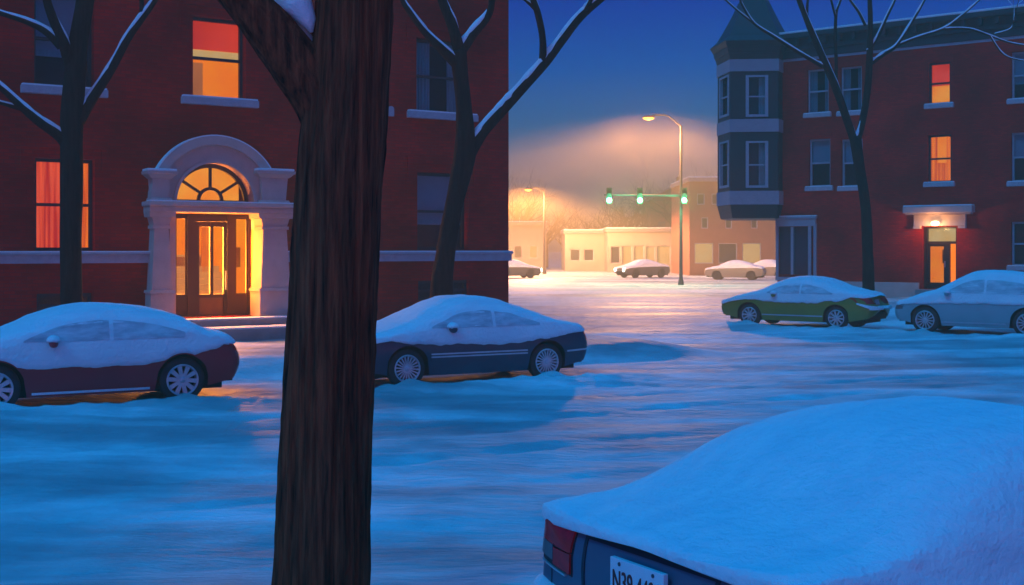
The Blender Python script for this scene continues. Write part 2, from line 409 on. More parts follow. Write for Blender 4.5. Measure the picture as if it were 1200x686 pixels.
def window(parent, r, kind='dark', fm=None, rev=.16, sill=True, arch=False, fw=.07, label=None, sillover=.25, meet=.5):
    """sash window filling the opening r of the wall: frame > pane, curtain, blind, sill"""
    x0, x1, z0, z1 = r; fm = fm or sash; m = MB(); y = rev
    zt = z1
    m.box(x0, x0 + fw, y, y + .1, z0, zt); m.box(x1 - fw, x1, y, y + .1, z0, zt)
    m.box(x0 + fw, x1 - fw, y, y + .1, z0, z0 + fw); m.box(x0 + fw, x1 - fw, y, y + .1, zt - fw, zt)
    zm = z0 + (zt - z0) * meet
    m.box(x0 + fw, x1 - fw, y - .015, y + .085, zm - fw * .45, zm + fw * .45)
    if arch:      # segmental head inside the square opening
        n = 10; top = []; rise = (x1 - x0) * .13
        for i in range(n + 1):
            t_ = i / n; top.append((x0 + (x1 - x0) * t_, z1 - rise * (2 * t_ - 1) ** 2 - .02))
        m.prism([(x0, z1)] + [(x1, z1)] + top[::-1], y - .02, y + .02)
    w = m.build('window', fm, parent)
    if label: w['label'] = label
    MB().box(x0 + fw * .5, x1 - fw * .5, y + .045, y + .053, z0 + fw * .5, z1 - fw * .5).build('pane', glass, w)
    def back(mm, a=0, b=1, c=0, d=1, yy=.30, nm='room', wave=0):
        X0, X1 = x0 + (x1 - x0) * a, x0 + (x1 - x0) * b; Z0, Z1 = z0 + (z1 - z0) * c, z0 + (z1 - z0) * d
        q = MB()
        if wave:
            n = 28; pts = [(X0 + (X1 - X0) * i / n, yy + wave * math.sin(i * 1.35 + a * 9)) for i in range(n + 1)]
            for i in range(n): q.poly([(pts[i][0], pts[i][1], Z0), (pts[i + 1][0], pts[i + 1][1], Z0), (pts[i + 1][0], pts[i + 1][1], Z1), (pts[i][0], pts[i][1], Z1)])
        else: q.box(X0, X1, y + yy, y + yy + .02, Z0, Z1)
        if wave:
            for v in q.bm.verts: v.co.y += y
        return q.build(nm, mm, w)
    K = kind
    if K == 'red_curtain':
        back(lit_room_r, -.2, 1.4, 0, 1, .55); back(lit_curtain, .02, .68, 0, 1, .18, 'curtain', .03); back(lit_drape, .84, 1.0, 0, 1, .18, 'curtain', .03)
        x = x0 + (x1 - x0) * .73; MB().box(x, x + .16, y + .5, y + .52, z0 + 1.0, z0 + 1.75).build('picture_frame', lit_warmwhite, w)
    elif K == 'blind_room':
        back(lit_room, -.3, 1.5, 0, 1, .9); back(lit_blind, 0, 1, .62, 1, .14, 'blind'); back(lit_warmwhite, .0, 1, .52, .62, .2, 'blind_edge')
        back(emat('lit_door', (.8, .25, .06), (.62, .17, .05), .8, 1.5), .05, .42, 0, .5, .7, 'room_door'); 
    elif K == 'orange_blind':
        back(lit_room_r, -.1, 1.2, 0, 1, .6); back(lit_blind, 0, 1, .45, 1, .14, 'blind')
    elif K == 'orange_drapes':
        back(lit_room_r, -.1, 1.2, 0, 1, .6); back(lit_drape, 0, .32, 0, 1, .15, 'curtain', .02); back(lit_drape, .70, 1, 0, 1, .15, 'curtain', .02); back(lit_drape, .3, .72, 0, .42, .22, 'curtain', .02)
    elif K == 'blue_drapes':
        back(dark, -.2, 1.3, 0, 1, .8); back(blue_curtain, 0, .38, 0, 1, .12, 'curtain', .025); back(blue_curtain, .72, 1, 0, 1, .12, 'curtain', .025)
    elif K == 'half_blind':
        back(dark, -.2, 1.3, 0, 1, .8); back(grey_blind, 0, 1, .48, 1, .12, 'blind')
    elif K == 'high_blind':
        back(dark, -.2, 1.3, 0, 1, .8); back(grey_blind, 0, 1, .40, 1, .12, 'blind'); back(blue_curtain, 0, 1, .33, .40, .13, 'blind_edge')
    else:
        back(dark, -.2, 1.3, 0, 1, .8)
    if sill:
        so_ = sillover
        MB().box(x0 - so_, x1 + so_, -.14, y, z0 - .17, z0 - .003, .015).build('sill', sillm, w)
        q = MB(); n = 16
        q.box(x0 - so_ + .02, x1 + so_ - .02, -.125, y - .01, z0 - .004, z0 + .035, .016); q.build('sill_snow', snow, w)
    return w

# ---- left apartment building
FL = Facade(OL, AL)
bl = thing('apartment_building', 'dark crimson brick apartment building at the left, with a stone arched entrance', 'building', (OL.x, OL.y, 0), AL)
xE = FL.at(596, 250)[0]; xW = -13.0; HT = 13.0
rects = {
 'a': FL.rect(41, 186, 111, 294), 'b': FL.rect(226, 21, 288, 116), 'c': FL.rect(40, -12, 110, 103),
 'd': FL.rect(488, 47, 547, 133), 'e': FL.rect(489, 203, 549, 293), 'f': FL.rect(490, 329, 549, 352), 'g': FL.rect(43, 344, 108, 372)}
# entrance opening
ex0 = FL.at(203, 300)[0]; ex1 = FL.at(303, 300)[0]; ez0 = .78; ezt = FL.at(250, 190)[1]
z_imp = FL.at(250, 238)[1]
hole_e = (ex0 - .15, ex1 + .15, ez0, ezt + .05)
mb = MB()
low = MB()
belt = FL.at(250, 300)[1] ; zb0, zb1 = 2.20, 2.38
wall_with_holes(mb, xW, xE, .2, HT, list(rects.values()) + [hole_e])
# sides, back and roof
D = 12
mb.poly([(xE, 0, .2), (xE, D, .2), (xE, D, HT), (xE, 0, HT)]); mb.poly([(xW, 0, .2), (xW, 0, HT), (xW, D, HT), (xW, D, .2)])
mb.poly([(xW, D, .2), (xW, D, HT), (xE, D, HT), (xE, D, .2)])
mb.build('wall', brick_l, bl)
mb = MB(); mb.box(xW - .15, xE + .15, -.15, D + .15, HT - .1, HT + .3, .03); rf = mb.build('roof', slate, bl)
MB().box(xW - .1, xE + .1, -.1, D + .1, HT + .297, HT + .42, .05).build('roof_snow', snow, rf)
# belt course, broken by the entrance
sx0 = FL.at(168, 240)[0]; sx1 = FL.at(334, 240)[0]
for a, b in ((xW, sx0 + .12), (sx1 - .05, xE + .04)):
    q = MB(); q.box(a, b, -.10, 0.02, zb0 - .16, zb0 + .02); q.box(a - .0, b + .03, -.15, 0.02, zb0 + .022, zb0 + .08, .02)
    o = q.build('belt_course', sillm, bl)
    MB().box(a, b, -.14, .01, zb0 + .078, zb0 + .105, .01).build('ledge_snow', snow, o)
window(bl, rects['a'], 'red_curtain', sill=False, rev=.22, label='lit window with red curtains')
window(bl, rects['b'], 'blind_room', rev=.22, sillover=.28, label='lit window with a red blind')
window(bl, rects['c'], 'high_blind', rev=.22, sillover=.28)
window(bl, rects['d'], 'blue_drapes', rev=.22, sillover=.28)
window(bl, rects['e'], 'high_blind', sill=False, rev=.22)
window(bl, rects['f'], 'dark', rev=.1, sill=False)
window(bl, rects['g'], 'dark', rev=.1, sill=False)
for k in 'abcde':     # flat brick hoods over the windows
    a, b, c, d = rects[k]
    q = MB(); q.box(a - .3, b + .3, -.05, .01, d + .22, d + .42, .01); q.box(a - .3, a - .14, -.045, .01, d - .25, d + .219); q.box(b + .14, b + .3, -.045, .01, d - .25, d + .219)
    q.build('window_hood', brick_l, bl)
# little arched wall vent
vx, vz = FL.at(457, 131)
q = MB(); n = 10; q.prism([(vx - .08, vz - .12), (vx + .08, vz - .12)] + [(vx + .08 * math.cos(PI * i / n), vz + .05 + .08 * math.sin(PI * i / n)) for i in range(n + 1)], -.08, .01)
q.build('wall_vent', sillm, bl)

# ---- entrance
acx = FL.at(249, 238)[0]; arad = (FL.at(292, 238)[0] - FL.at(205, 238)[0]) / 2 + .03
orad = FL.at(250, 166)[1] - z_imp
def arcpts(cx, cz, r, n=28, a0=0, a1=PI): return [(cx + r * math.cos(a0 + (a1 - a0) * i / n), cz + r * math.sin(a0 + (a1 - a0) * i / n)) for i in range(n + 1)]
def arch_ring(mb, cx, cz, ri, ro, y0, y1, n=28, a0=0, a1=PI):
    I = arcpts(cx, cz, ri, n, a0, a1); O_ = arcpts(cx, cz, ro, n, a0, a1)
    for i in range(n):
        for (p, q) in (((I[i], I[i + 1]), (O_[i], O_[i + 1])),):
            a, b = p; c, d = q
            mb.poly([(a[0], y0, a[1]), (b[0], y0, b[1]), (d[0], y0, d[1]), (c[0], y0, c[1])])
            mb.poly([(a[0], y0, a[1]), (a[0], y1, a[1]), (b[0], y1, b[1]), (b[0], y0, b[1])])
            mb.poly([(c[0], y0, c[1]), (d[0], y0, d[1]), (d[0], y1, d[1]), (c[0], y1, c[1])])
            mb.poly([(a[0], y1, a[1]), (c[0], y1, c[1]), (d[0], y1, d[1]), (b[0], y1, b[1])])
q = MB()
zi1 = z_imp; zi0 = FL.at(250, 250)[1]
arch_ring(q, acx, zi1, arad, orad, -.22, .30)                     # the broad arch
arch_ring(q, acx, zi1, orad - .10, orad + .10, -.34, -.10)         # outer moulding
arch_ring(q, acx, zi1, arad, arad + .07, -.27, -.15)
arch = q.build('entrance_arch', stone, bl, 'auto')
q = MB(); arch_ring(q, acx, zi1, orad + .04, orad + .13, -.33, -.12, 28, R(25), R(155)); q.build('arch_snow', snow, arch, True)
q = MB(); q.box(sx0, sx1, -.52, .30, zi0, zi0 + .12, .012); q.box(sx0 - .04, sx1 + .04, -.58, .30, zi0 + .122, zi1 - .005, .03); ent = q.build('entrance_lintel', stone, bl)
MB().box(sx0 - .03, sx1 + .03, -.565, -.36, zi1 - .008, zi1 + .02, .012).build('lintel_snow', snow, ent)
yD = .55
for side in (0, 1):
    if side == 0: a, b = sx0 + .08, FL.at(203, 300, -.45)[0] - .02
    else: a, b = FL.at(302, 300, -.45)[0] + .10, sx1 - .05
    q = MB(); c = (a + b) / 2; w2 = (b - a) / 2
    # tapered pilaster: base block, shaft, capital
    def frus(z0_, z1_, wa, wb, ya, yb):
        v = [(c - wa, ya, z0_), (c + wa, ya, z0_), (c + wa, .2, z0_), (c - wa, .2, z0_), (c - wb, yb, z1_), (c + wb, yb, z1_), (c + wb, .2, z1_), (c - wb, .2, z1_)]
        vs = [q.bm.verts.new(p) for p in v]
        for f_ in ((3, 2, 1, 0), (4, 5, 6, 7), (0, 1, 5, 4), (1, 2, 6, 5), (2, 3, 7, 6), (3, 0, 4, 7)): q.bm.faces.new([vs[k] for k in f_])
    gz = .5 if side == 0 else .5
    zbb = FL.at(250, 342)[1]
    frus(gz, zbb, w2 + .05, w2 + .04, -.46, -.45); frus(zbb + .002, zbb + .07, w2 + .075, w2 + .06, -.48, -.465)
    frus(zbb + .072, zi0 - .38, w2 + .01, w2 - .06, -.43, -.38)
    frus(zi0 - .378, zi0 - .30, w2 - .02, w2 - .02, -.41, -.41); frus(zi0 - .298, zi0 - .12, w2 - .05, w2 + .0, -.38, -.41); frus(zi0 - .118, zi0 - .002, w2 + .06, w2 + .08, -.46, -.48)
    p_ = q.build('pilaster', stone, bl)
    # upper pedestal beside the arch
    q = MB(); zt_ = FL.at(185 if side == 0 else 320, 202)[1]
    frus(zi1 + .002, zi1 + .08, w2 + .03, w2 + .0, -.40, -.37); frus(zi1 + .082, zt_ - .16, w2 - .06, w2 - .02, -.33, -.35); frus(zt_ - .158, zt_ - .07, w2 + .0, w2 + .10, -.38, -.45); frus(zt_ - .068, zt_, w2 + .12, w2 + .13, -.47, -.48)
    p2 = q.build('pedestal', stone, bl)
    MB().box(c - w2 - .11, c + w2 + .11, -.46, .0, zt_ - .004, zt_ + .06, .025).build('pedestal_snow', snow, p2)
# recess: jambs, floor, ceiling
dx0 = ex0; dx1 = ex1 + .0
q = MB(); q.box(dx0 - .14, dx0, -.20, yD + .1, ez0, zi0 - .002); q.box(dx1, dx1 + .14, -.20, yD + .1, ez0, zi0 - .002); q.build('entrance_jamb', stone, bl)
q = MB(); q.box(dx1 - .006, dx1 + .001, .16, .50, ez0 + .45, zi0 - .35, .002)  # orange reflection on the jamb, painted as a coloured strip
q.build('jamb_reflection', mat('orange_reflection', (.62, .22, .05), .4, var=(.5, .16, .04), vscale=3), bl)
# door wall: positions measured on the door plane
def dX(px): return FL.at(px, 300, yD)[0]
def dZ(py): return FL.at(250, py, yD)[1]
zD0 = ez0 + .005; zD1 = zi0 - .002
zg0, zg1 = dZ(345), dZ(257)
ax0, ax1 = dX(200), dX(296)
frame = MB()
posts = [(ax0 - .15, dX(205)), (dX(219.5), dX(229)), (dX(266), dX(275)), (dX(290.5), ax1 + .15)]
for a, b in posts: frame.box(a, b, yD - .03, yD + .08, zD0, zD1)
frame.box(dX(205) + .001, dX(219.5) - .001, yD, yD + .06, zD0, zg0 - .03); frame.box(dX(275) + .001, dX(290.5) - .001, yD, yD + .06, zD0, zg0 - .03)
frame.box(dX(205) + .001, dX(219.5) - .001, yD, yD + .06, zg1, zD1); frame.box(dX(275) + .001, dX(290.5) - .001, yD, yD + .06, zg1, zD1)
frame.box(dX(229) + .001, dX(266) - .001, yD, yD + .06, dZ(260), zD1)
fo = frame.build('door_frame', wood, bl)
for (a, b) in ((205, 219.5), (275, 290.5)):
    q = MB(); X0, X1 = dX(a), dX(b)
    q.box(X0 + .002, X0 + .04, yD + .005, yD + .05, zg0 - .03, zg1); q.box(X1 - .04, X1 - .002, yD + .005, yD + .05, zg0 - .03, zg1); q.box(X0 + .04, X1 - .04, yD + .005, yD + .05, zg0 - .03, zg0 + .01)
    sl = q.build('sidelight', wood, bl)
    MB().box(X0 + .03, X1 - .03, yD + .02, yD + .03, zg0 - .02, zg1 - .01).build('pane', glass, sl)
door = MB(); A, B = dX(229) + .004, dX(266) - .004; mid = dX(248)
zlo, zhi = dZ(345), dZ(266); zd1 = dZ(260) - .004
door.box(A, dX(233.5), yD + .0, yD + .055, zD0, zd1); door.box(dX(262), B, yD, yD + .055, zD0, zd1)
door.box(mid - .04, mid + .04, yD - .006, yD + .056, zlo, zd1); door.box(dX(233.5), dX(262), yD, yD + .05, zhi, zd1); door.box(dX(233.5), dX(262), yD, yD + .05, dZ(349), zlo)
door.box(dX(233.5), dX(262), yD + .001, yD + .05, zD0, dZ(368.5))
dd = door.build('door', wood, bl)
MB().box(dX(233.5), dX(262), yD + .02, yD + .045, zD0 + .02, dZ(349) + .01, .008).build('kick_panel', panelw, dd)
MB().box(dX(233.5) - .01, dX(262) + .01, yD + .028, yD + .036, zlo - .01, zhi + .01).build('pane', glass, dd)
q = MB(); q.tube([(dX(263.8), yD - .05, zlo + .1), (dX(263.8), yD - .05, zlo + .55)], .018, 8); q.build('handle', chrome, dd)
# fanlight
q = MB(); yf = .12
arch_ring(q, acx, zi1 + .0, arad - .09, arad + .01, yf, yf + .1); q.box(acx - arad, acx + arad, yf, yf + .1, zi1 - .002, zi1 + .07)
hub = arad * .32
arch_ring(q, acx, zi1 + .06, hub - .05, hub + .02, yf + .01, yf + .09, 16)
for an in (36, 90, 144):
    a = R(an); ca, sa = math.cos(a), math.sin(a); w_ = .03
    p0 = (acx + ca * hub, zi1 + .06 + sa * hub); p1 = (acx + ca * (arad - .05), zi1 + sa * (arad - .05) + .02)
    nx, nz = -sa * w_, ca * w_
    q.prism([(p0[0] + nx, p0[1] + nz), (p1[0] + nx, p1[1] + nz), (p1[0] - nx, p1[1] - nz), (p0[0] - nx, p0[1] - nz)], yf + .015, yf + .085)
fan = q.build('fanlight', sash, bl)
q = MB(); q.prism(arcpts(acx, zi1 + .01, arad - .04), yf + .045, yf + .053); q.build('pane', glass, fan)
q = MB(); q.box(acx - arad - .2, acx + arad + .2, 1.35, 1.4, zi1 - .05, ezt + .2); q.build('hall_wall', lit_room_r, fan)
# entrance hall behind the door
q = MB(); q.box(ax0 - 1.0, ax1 + 2.2, 2.4, 2.45, zD0 - .1, zi1 - .06); hall = q.build('entrance_hall', lit_room, bl)
q = MB(); q.box(ax0 - 1.0, dX(262) + .1, 2.20, 2.39, zD0 + .6, dZ(309) + .15); q.build('wainscot', lit_wain, hall)
q = MB(); q.box(ax0 - 1.0, dX(262) + .15, 2.12, 2.20, dZ(309) + .152, dZ(309) + .20); q.build('dado_rail', lit_stair, hall)
q = MB()
for k in range(6): q.box(ax0 - .9, dX(262) + .35, 1.1 + k * .16, 1.1 + (k + 1) * .16 - .002, zD0, zD0 + .42 + k * .145 , .012)
q.build('stairs', lit_stair, hall)
q = MB(); q.box(dX(258), dX(262.5) + .1, 1.9, 1.98, zD0 + .7, zi0, .01); q.build('newel_post', lit_drape, hall)
q = MB(); X = dX(283) + .45; q.box(X, X + .17, 2.36, 2.399, dZ(315), dZ(290)); mbx = q.build('mailbox', mat('brass_plate', (.55, .3, .1), .4, .3, var=(.45, .24, .08), vscale=6), hall)
# steps
q = MB(); q.box(dx0 - .6, sx1 + .8, -1.10, .6, .30, ez0 - .012, .02); st = q.build('step', concrete, bl)
q = MB(); q.box(dx0 - .55, sx1 + .75, -1.06, -.62, ez0 - .014, ez0 + .02, .015); q.build('step_snow', snow, st)
q = MB(); q.box(dx0 - .8, sx1 + 1.6, -1.85, -1.102, .15, .60, .02); st = q.build('step', concrete, bl)
q = MB(); q.box(dx0 - .78, sx1 + 1.58, -1.82, -1.2, .597, .635, .016); q.build('step_snow', snow, st)
def plamp(name, loc, power, col, rad=.3, parent=None):
    l = bpy.data.lights.new(name, 'POINT'); l.energy = power; l.color = col; l.shadow_soft_size = rad
    o = bpy.data.objects.new(name, l); COL.objects.link(o); o.location = loc
    if parent: o.parent = parent
    return o
# hall lamp: its light falls out through the door onto the pavement
al = bpy.data.lights.new('hall_light', 'AREA'); al.shape = 'RECTANGLE'; al.size = 1.3; al.size_y = 1.9; al.energy = 1900; al.color = (1, .30, .03)
ao = bpy.data.objects.new('hall_light', al); COL.objects.link(ao); ao.parent = bl; ao.location = ((ax0 + ax1) / 2, yD + .45, 2.2); ao.rotation_euler = (R(-76), 0, 0)

# ---- right apartment building with the corner turret
FR = Facade(OR, AR)
br = thing('apartment_building', 'red brick apartment building at the right with a dark corner turret', 'building', (OR.x, OR.y, 0), AR)
rx0 = FR.at(911, 200)[0]; rx1 = rx0 + 21.0
z3t = FR.at(1100, 22)[1]
RW = {'r1': FR.rect(946, 81, 971, 133), 'r2': FR.rect(985, 78, 1010, 131), 'r3': FR.rect(1088, 73, 1114, 122), 'r4': FR.rect(1185, 60, 1216, 116),
      's1': FR.rect(948, 163, 973, 219), 's2': FR.rect(986, 163, 1011, 219), 's3': FR.rect(1087, 158, 1115, 214), 's4': FR.rect(1185, 155, 1216, 213), 't4': FR.rect(1185, 260, 1216, 312)}
rdoor = FR.rect(1081, 266, 1121, 341); rdoor = (rdoor[0], rdoor[1], .78, rdoor[3])
rshop = FR.rect(913, 266, 948, 322)
extra = []
for i in range(2):     # bays beyond the picture's edge
    for k in ('r3', 's3'):
        a, b, c, d = RW[k]; extra.append((a + 7.2 + 2.9 * i, b + 7.2 + 2.9 * i, c, d))
mb = MB(); zt = z3t - 1.0
wall_with_holes(mb, rx0, rx1, .3, zt, list(RW.values()) + [rdoor, rshop] + extra, .24)
Dr = 14
mb.poly([(rx0, 0, .3), (rx0, 0, zt), (rx0, Dr, zt), (rx0, Dr, .3)]); mb.poly([(rx1, 0, .3), (rx1, Dr, .3), (rx1, Dr, zt), (rx1, 0, zt)]); mb.poly([(rx0, Dr, .3), (rx0, Dr, zt), (rx1, Dr, zt), (rx1, Dr, .3)])
mb.build('wall', brick_r, br)
q = MB(); q.box(rx0 - .05, rx1 + .05, -.12, Dr, zt, zt + .32, .02); q.box(rx0 - .1, rx1 + .1, -.22, Dr, zt + .322, zt + .44, .02); q.box(rx0 - .05, rx1 + .05, -.16, Dr, zt + .442, zt + .78); q.box(rx0 - .2, rx1 + .2, -.48, Dr + .1, zt + .782, zt + 1.0, .04)
x = rx0 + .3
while x < rx1: q.box(x, x + .14, -.40, -.16, zt + .5, zt + .781, .02); x += .62
co = q.build('cornice', slate, br)
MB().box(rx0 - .1, rx1 + .1, -.44, Dr, zt + .998, zt + 1.10, .04).build('roof_snow', snow, co)
MB().box(rx0, rx1, -.07, 0, zt - .10, zt - .002).build('cornice_band', psash, br)
# stone base
q = MB(); q.box(rx0 + 1.9, rdoor[0] - .12, -.09, .02, .3, 1.02, .01); q.box(rdoor[1] + .12, rx1, -.09, .02, .3, 1.02, .01); q.build('stone_base', stone, br)
lab = {'r3': 'lit window with an orange blind', 's3': 'lit window with orange drapes'}
kindm = {'r1': 'blue_drapes', 'r2': 'blue_drapes', 'r3': 'orange_blind', 'r4': 'high_blind', 's1': 'half_blind', 's2': 'half_blind', 's3': 'orange_drapes', 's4': 'half_blind', 't4': 'dark'}
for k, r_ in RW.items():
    window(br, r_, kindm[k], fm=(sash if k in lab else psash), rev=.13, sillover=.14, fw=.075, arch=(k[0] in 's'), label=lab.get(k))
for r_ in extra: window(br, r_, 'half_blind', fm=psash, rev=.13, sillover=.14, fw=.075)
for k in ('s1', 's2', 's3', 's4', 't4', 'r1', 'r2', 'r3', 'r4'):
    a, b, c, d = RW[k]; q = MB(); cxx = (a + b) / 2; hw = (b - a) / 2 + .08; rise = .10 if k[0] == 's' else .03
    n = 10; lo = [(cxx - hw + 2 * hw * i / n, d + .01 + rise * (1 - (2 * i / n - 1) ** 2)) for i in range(n + 1)]
    hi = [(x_, z_ + .24) for x_, z_ in lo]
    q.prism(lo + hi[::-1], -.04, .01); q.build('window_arch', brick_l, br)
# front door of the right building
a, b, c, d = rdoor; yq = .30
h1 = FR.rect(1062, 242, 1143, 250); h2 = FR.rect(1072, 251, 1133, 265)
q = MB(); q.box(h1[0], h1[1], -.45, .0, h1[2] + .0, h1[3], .03); q.box(h1[0] + .08, h1[1] - .08, -.36, 0, h1[2] - .06, h1[2] - .002)
q.box(h2[0], h2[1], -.16, 0, h2[2], h2[3] - .03, .015); q.box(h2[0], h2[0] + .28, -.20, 0, h2[2] - .1, h2[2] - .002); q.box(h2[1] - .28, h2[1], -.20, 0, h2[2] - .1, h2[2] - .002); dh = q.build('door_hood', stone, br)
MB().box(h1[0] + .02, h1[1] - .02, -.43, -.02, h1[3] - .004, h1[3] + .05, .02).build('hood_snow', snow, dh)
tz = FR.at(1100, 283)[1]
q = MB(); 
q.box(a, a + .12, yq - .1, yq + .1, c, d); q.box(b - .09, b, yq - .1, yq + .1, c, d); q.box(a + .12, b - .09, yq - .06, yq + .08, tz - .10, tz); q.box(a + .12, b - .09, yq - .06, yq + .08, d - .06, d)
pp = FR.at(1110, 300)[0]; q.box(pp - .1, pp + .02, yq - .06, yq + .08, c, tz - .101); fr = q.build('door_frame', wood, br)
MB().box(a + .12, b - .09, yq + .02, yq + .03, tz, d - .06).build('transom_pane', glass, fr)
MB().box(a - .3, b + .3, yq + .5, yq + .52, tz - .02, d).build('transom_light', lit_warmwhite, fr)
dx = FR.at(1085, 300)[0]; dx2 = FR.at(1103, 300)[0]
q = MB(); L0, L1 = a + .122, pp - .102
q.box(L0, L0 + .08, yq, yq + .05, c, tz - .102); q.box(L1 - .12, L1, yq, yq + .05, c, tz - .102); q.box(L0 + .08, L1 - .12, yq, yq + .05, c, c + .25); q.box(L0 + .08, L1 - .12, yq, yq + .05, tz - .2, tz - .102)
d2 = q.build('door', wood, br)
MB().box(L0 + .07, L1 - .11, yq + .02, yq + .03, c + .24, tz - .19).build('pane', glass, d2)
q = MB(); q.tube([(L1 - .06, yq - .05, c + .85), (L1 - .06, yq - .05, c + 1.1)], .02, 8); q.build('handle', chrome, d2)
MB().box(a - .2, pp + .1, yq + .95, yq + .97, c, tz).build('entrance_hall', lit_room, br)
MB().box(pp - .0, b + .5, yq + .95, yq + .97, c, tz).build('entrance_hall', emat('lit_lobby_red', (.9, .16, .02), (1, .3, .06), .9, 2, (5, 1, 1)), br)
MB().box(L0 + .28, L0 + .48, yq + .90, yq + .93, c + 1.0, c + 1.55).build('mailbox', mat('brass_plate', (.3, .15, .04), .4), br)
MB().box(a - .1, b + .1, -.6, yq + .1, .3, c - .01, .02).build('step', concrete, br)
# lamp over the door
lx, lz = FR.at(1096, 262, -.25)
q = MB(); q.lathe([(.001, .10), (.12, .08), (.17, 0), (.12, -.08), (.001, -.10)], (lx, -.27, lz), 'z', 20)
ds = q.build('door_lamp', emat('lamp_glow', (1, .72, .30), (1, .8, .4), 6.0, 1), br, True)
MB().box(lx - .05, lx + .05, -.2, -.02, lz - .03, lz + .03).build('lamp_bracket', sash, ds)
plamp('door_light', (lx, -.55, lz - .15), 60, (1, .55, .18), .12, br)
# corner display window
a, b, c, d = rshop; e0, e1 = FR.at(911, 300)[0], FR.at(958, 300)[0]; et = FR.at(930, 254)[1]
q = MB(); q.box(rx0 - .03, a, -.10, .05, c - .1, d + .02); q.box(b, b + .13, -.10, .05, c - .1, d + .02); q.box(rx0 - .03, e1 - .05, -.12, .05, d + .022, et - .10); q.box(rx0 - .06, e1, -.18, .05, et - .098, et, .015)
q.box(e1 - .14, e1 - .02, -.10, .05, c - .1, et - .3); q.box(rx0 - .03, e1, -.14, .05, c - .25, c - .102)
mm_ = FR.at(928.5, 300)[0]; q.box(mm_ - .06, mm_ + .06, -.03, .08, c, d)
sw = q.build('display_window', tealband, br)
MB().box(a, b, .09, .10, c, d).build('pane', mat('shop_glass', (.02, .03, .05), .05, var=(.03, .05, .08), vscale=1.2), sw)
MB().box(a - .2, b + .5, .8, .82, c, d).build('shop_interior', dark, sw)
MB().box(rx0 - .02, e1, -.17, -.01, et - .003, et + .04, .015).build('ledge_snow', snow, sw)
# turret
def toR(px, dpt):
    p = Vector(((px - CX) / F * dpt, dpt)) - OR
    return (p.dot(FR.u), p.dot(FR.n))
dT = 50.2
tp = [toR(841, 52.0), toR(856, dT), toR(912, dT - .2), toR(927, 52.0), toR(918, 54.4), toR(850, 54.4)]
tcn_ = (sum(p[0] for p in tp) / 6, sum(p[1] for p in tp) / 6)
def TZ(py, d=dT): return CH + (HY - py) / F * d
def scaled(k): return [(tcn_[0] + (x - tcn_[0]) * k, tcn_[1] + (y - tcn_[1]) * k) for x, y in tp]
tz0, tz1 = TZ(238), TZ(72)
# walls of the turret with real window openings on the two faces one sees
def face_holes(mb, p0, p1, z0, z1, holes, dep=.14):
    v = Vector(p1) - Vector(p0); Lf = v.length; e = v / Lf; nn = Vector((-e.y, e.x))
    if (Vector(tcn_) - Vector(p0)).dot(nn) < 0: nn = -nn
    P = lambda s, y, z: (p0[0] + e.x * s + nn.x * y, p0[1] + e.y * s + nn.y * y, z)
    xs = sorted({0, Lf} | {h[0] * Lf for h in holes} | {h[1] * Lf for h in holes}); zs = sorted({z0, z1} | {h[2] for h in holes} | {h[3] for h in holes})
    for i in range(len(xs) - 1):
        for j in range(len(zs) - 1):
            cx, cz = (xs[i] + xs[i + 1]) / 2, (zs[j] + zs[j + 1]) / 2
            if any(h[0] * Lf < cx < h[1] * Lf and h[2] < cz < h[3] for h in holes): continue
            mb.poly([P(xs[i], 0, zs[j]), P(xs[i + 1], 0, zs[j]), P(xs[i + 1], 0, zs[j + 1]), P(xs[i], 0, zs[j + 1])])
    for h in holes:
        a, b, c, d = h[0] * Lf, h[1] * Lf, h[2], h[3]
        mb.poly([P(a, 0, c), P(a, dep, c), P(a, dep, d), P(a, 0, d)]); mb.poly([P(b, 0, c), P(b, dep, c), P(b, dep, d), P(b, 0, d)])
        mb.poly([P(a, 0, c), P(b, 0, c), P(b, dep, c), P(a, dep, c)]); mb.poly([P(a, 0, d), P(b, 0, d), P(b, dep, d), P(a, dep, d)])
    return P, Lf
mb = MB(); wins = []
for i in range(6):
    p0, p1 = tp[i], tp[(i + 1) % 6]
    if i == 1: hs = [(.36, .75, TZ(136), TZ(91)), (.36, .75, TZ(219), TZ(168))]
    elif i == 0: hs = [(.22, .86, TZ(136, 51), TZ(92, 51)), (.22, .86, TZ(219, 51), TZ(168, 51))]
    else: hs = []
    P, Lf = face_holes(mb, p0, p1, tz0, tz1, hs)
    for h in hs: wins.append((P, Lf, h))
tur = mb.build('turret', teal, br)
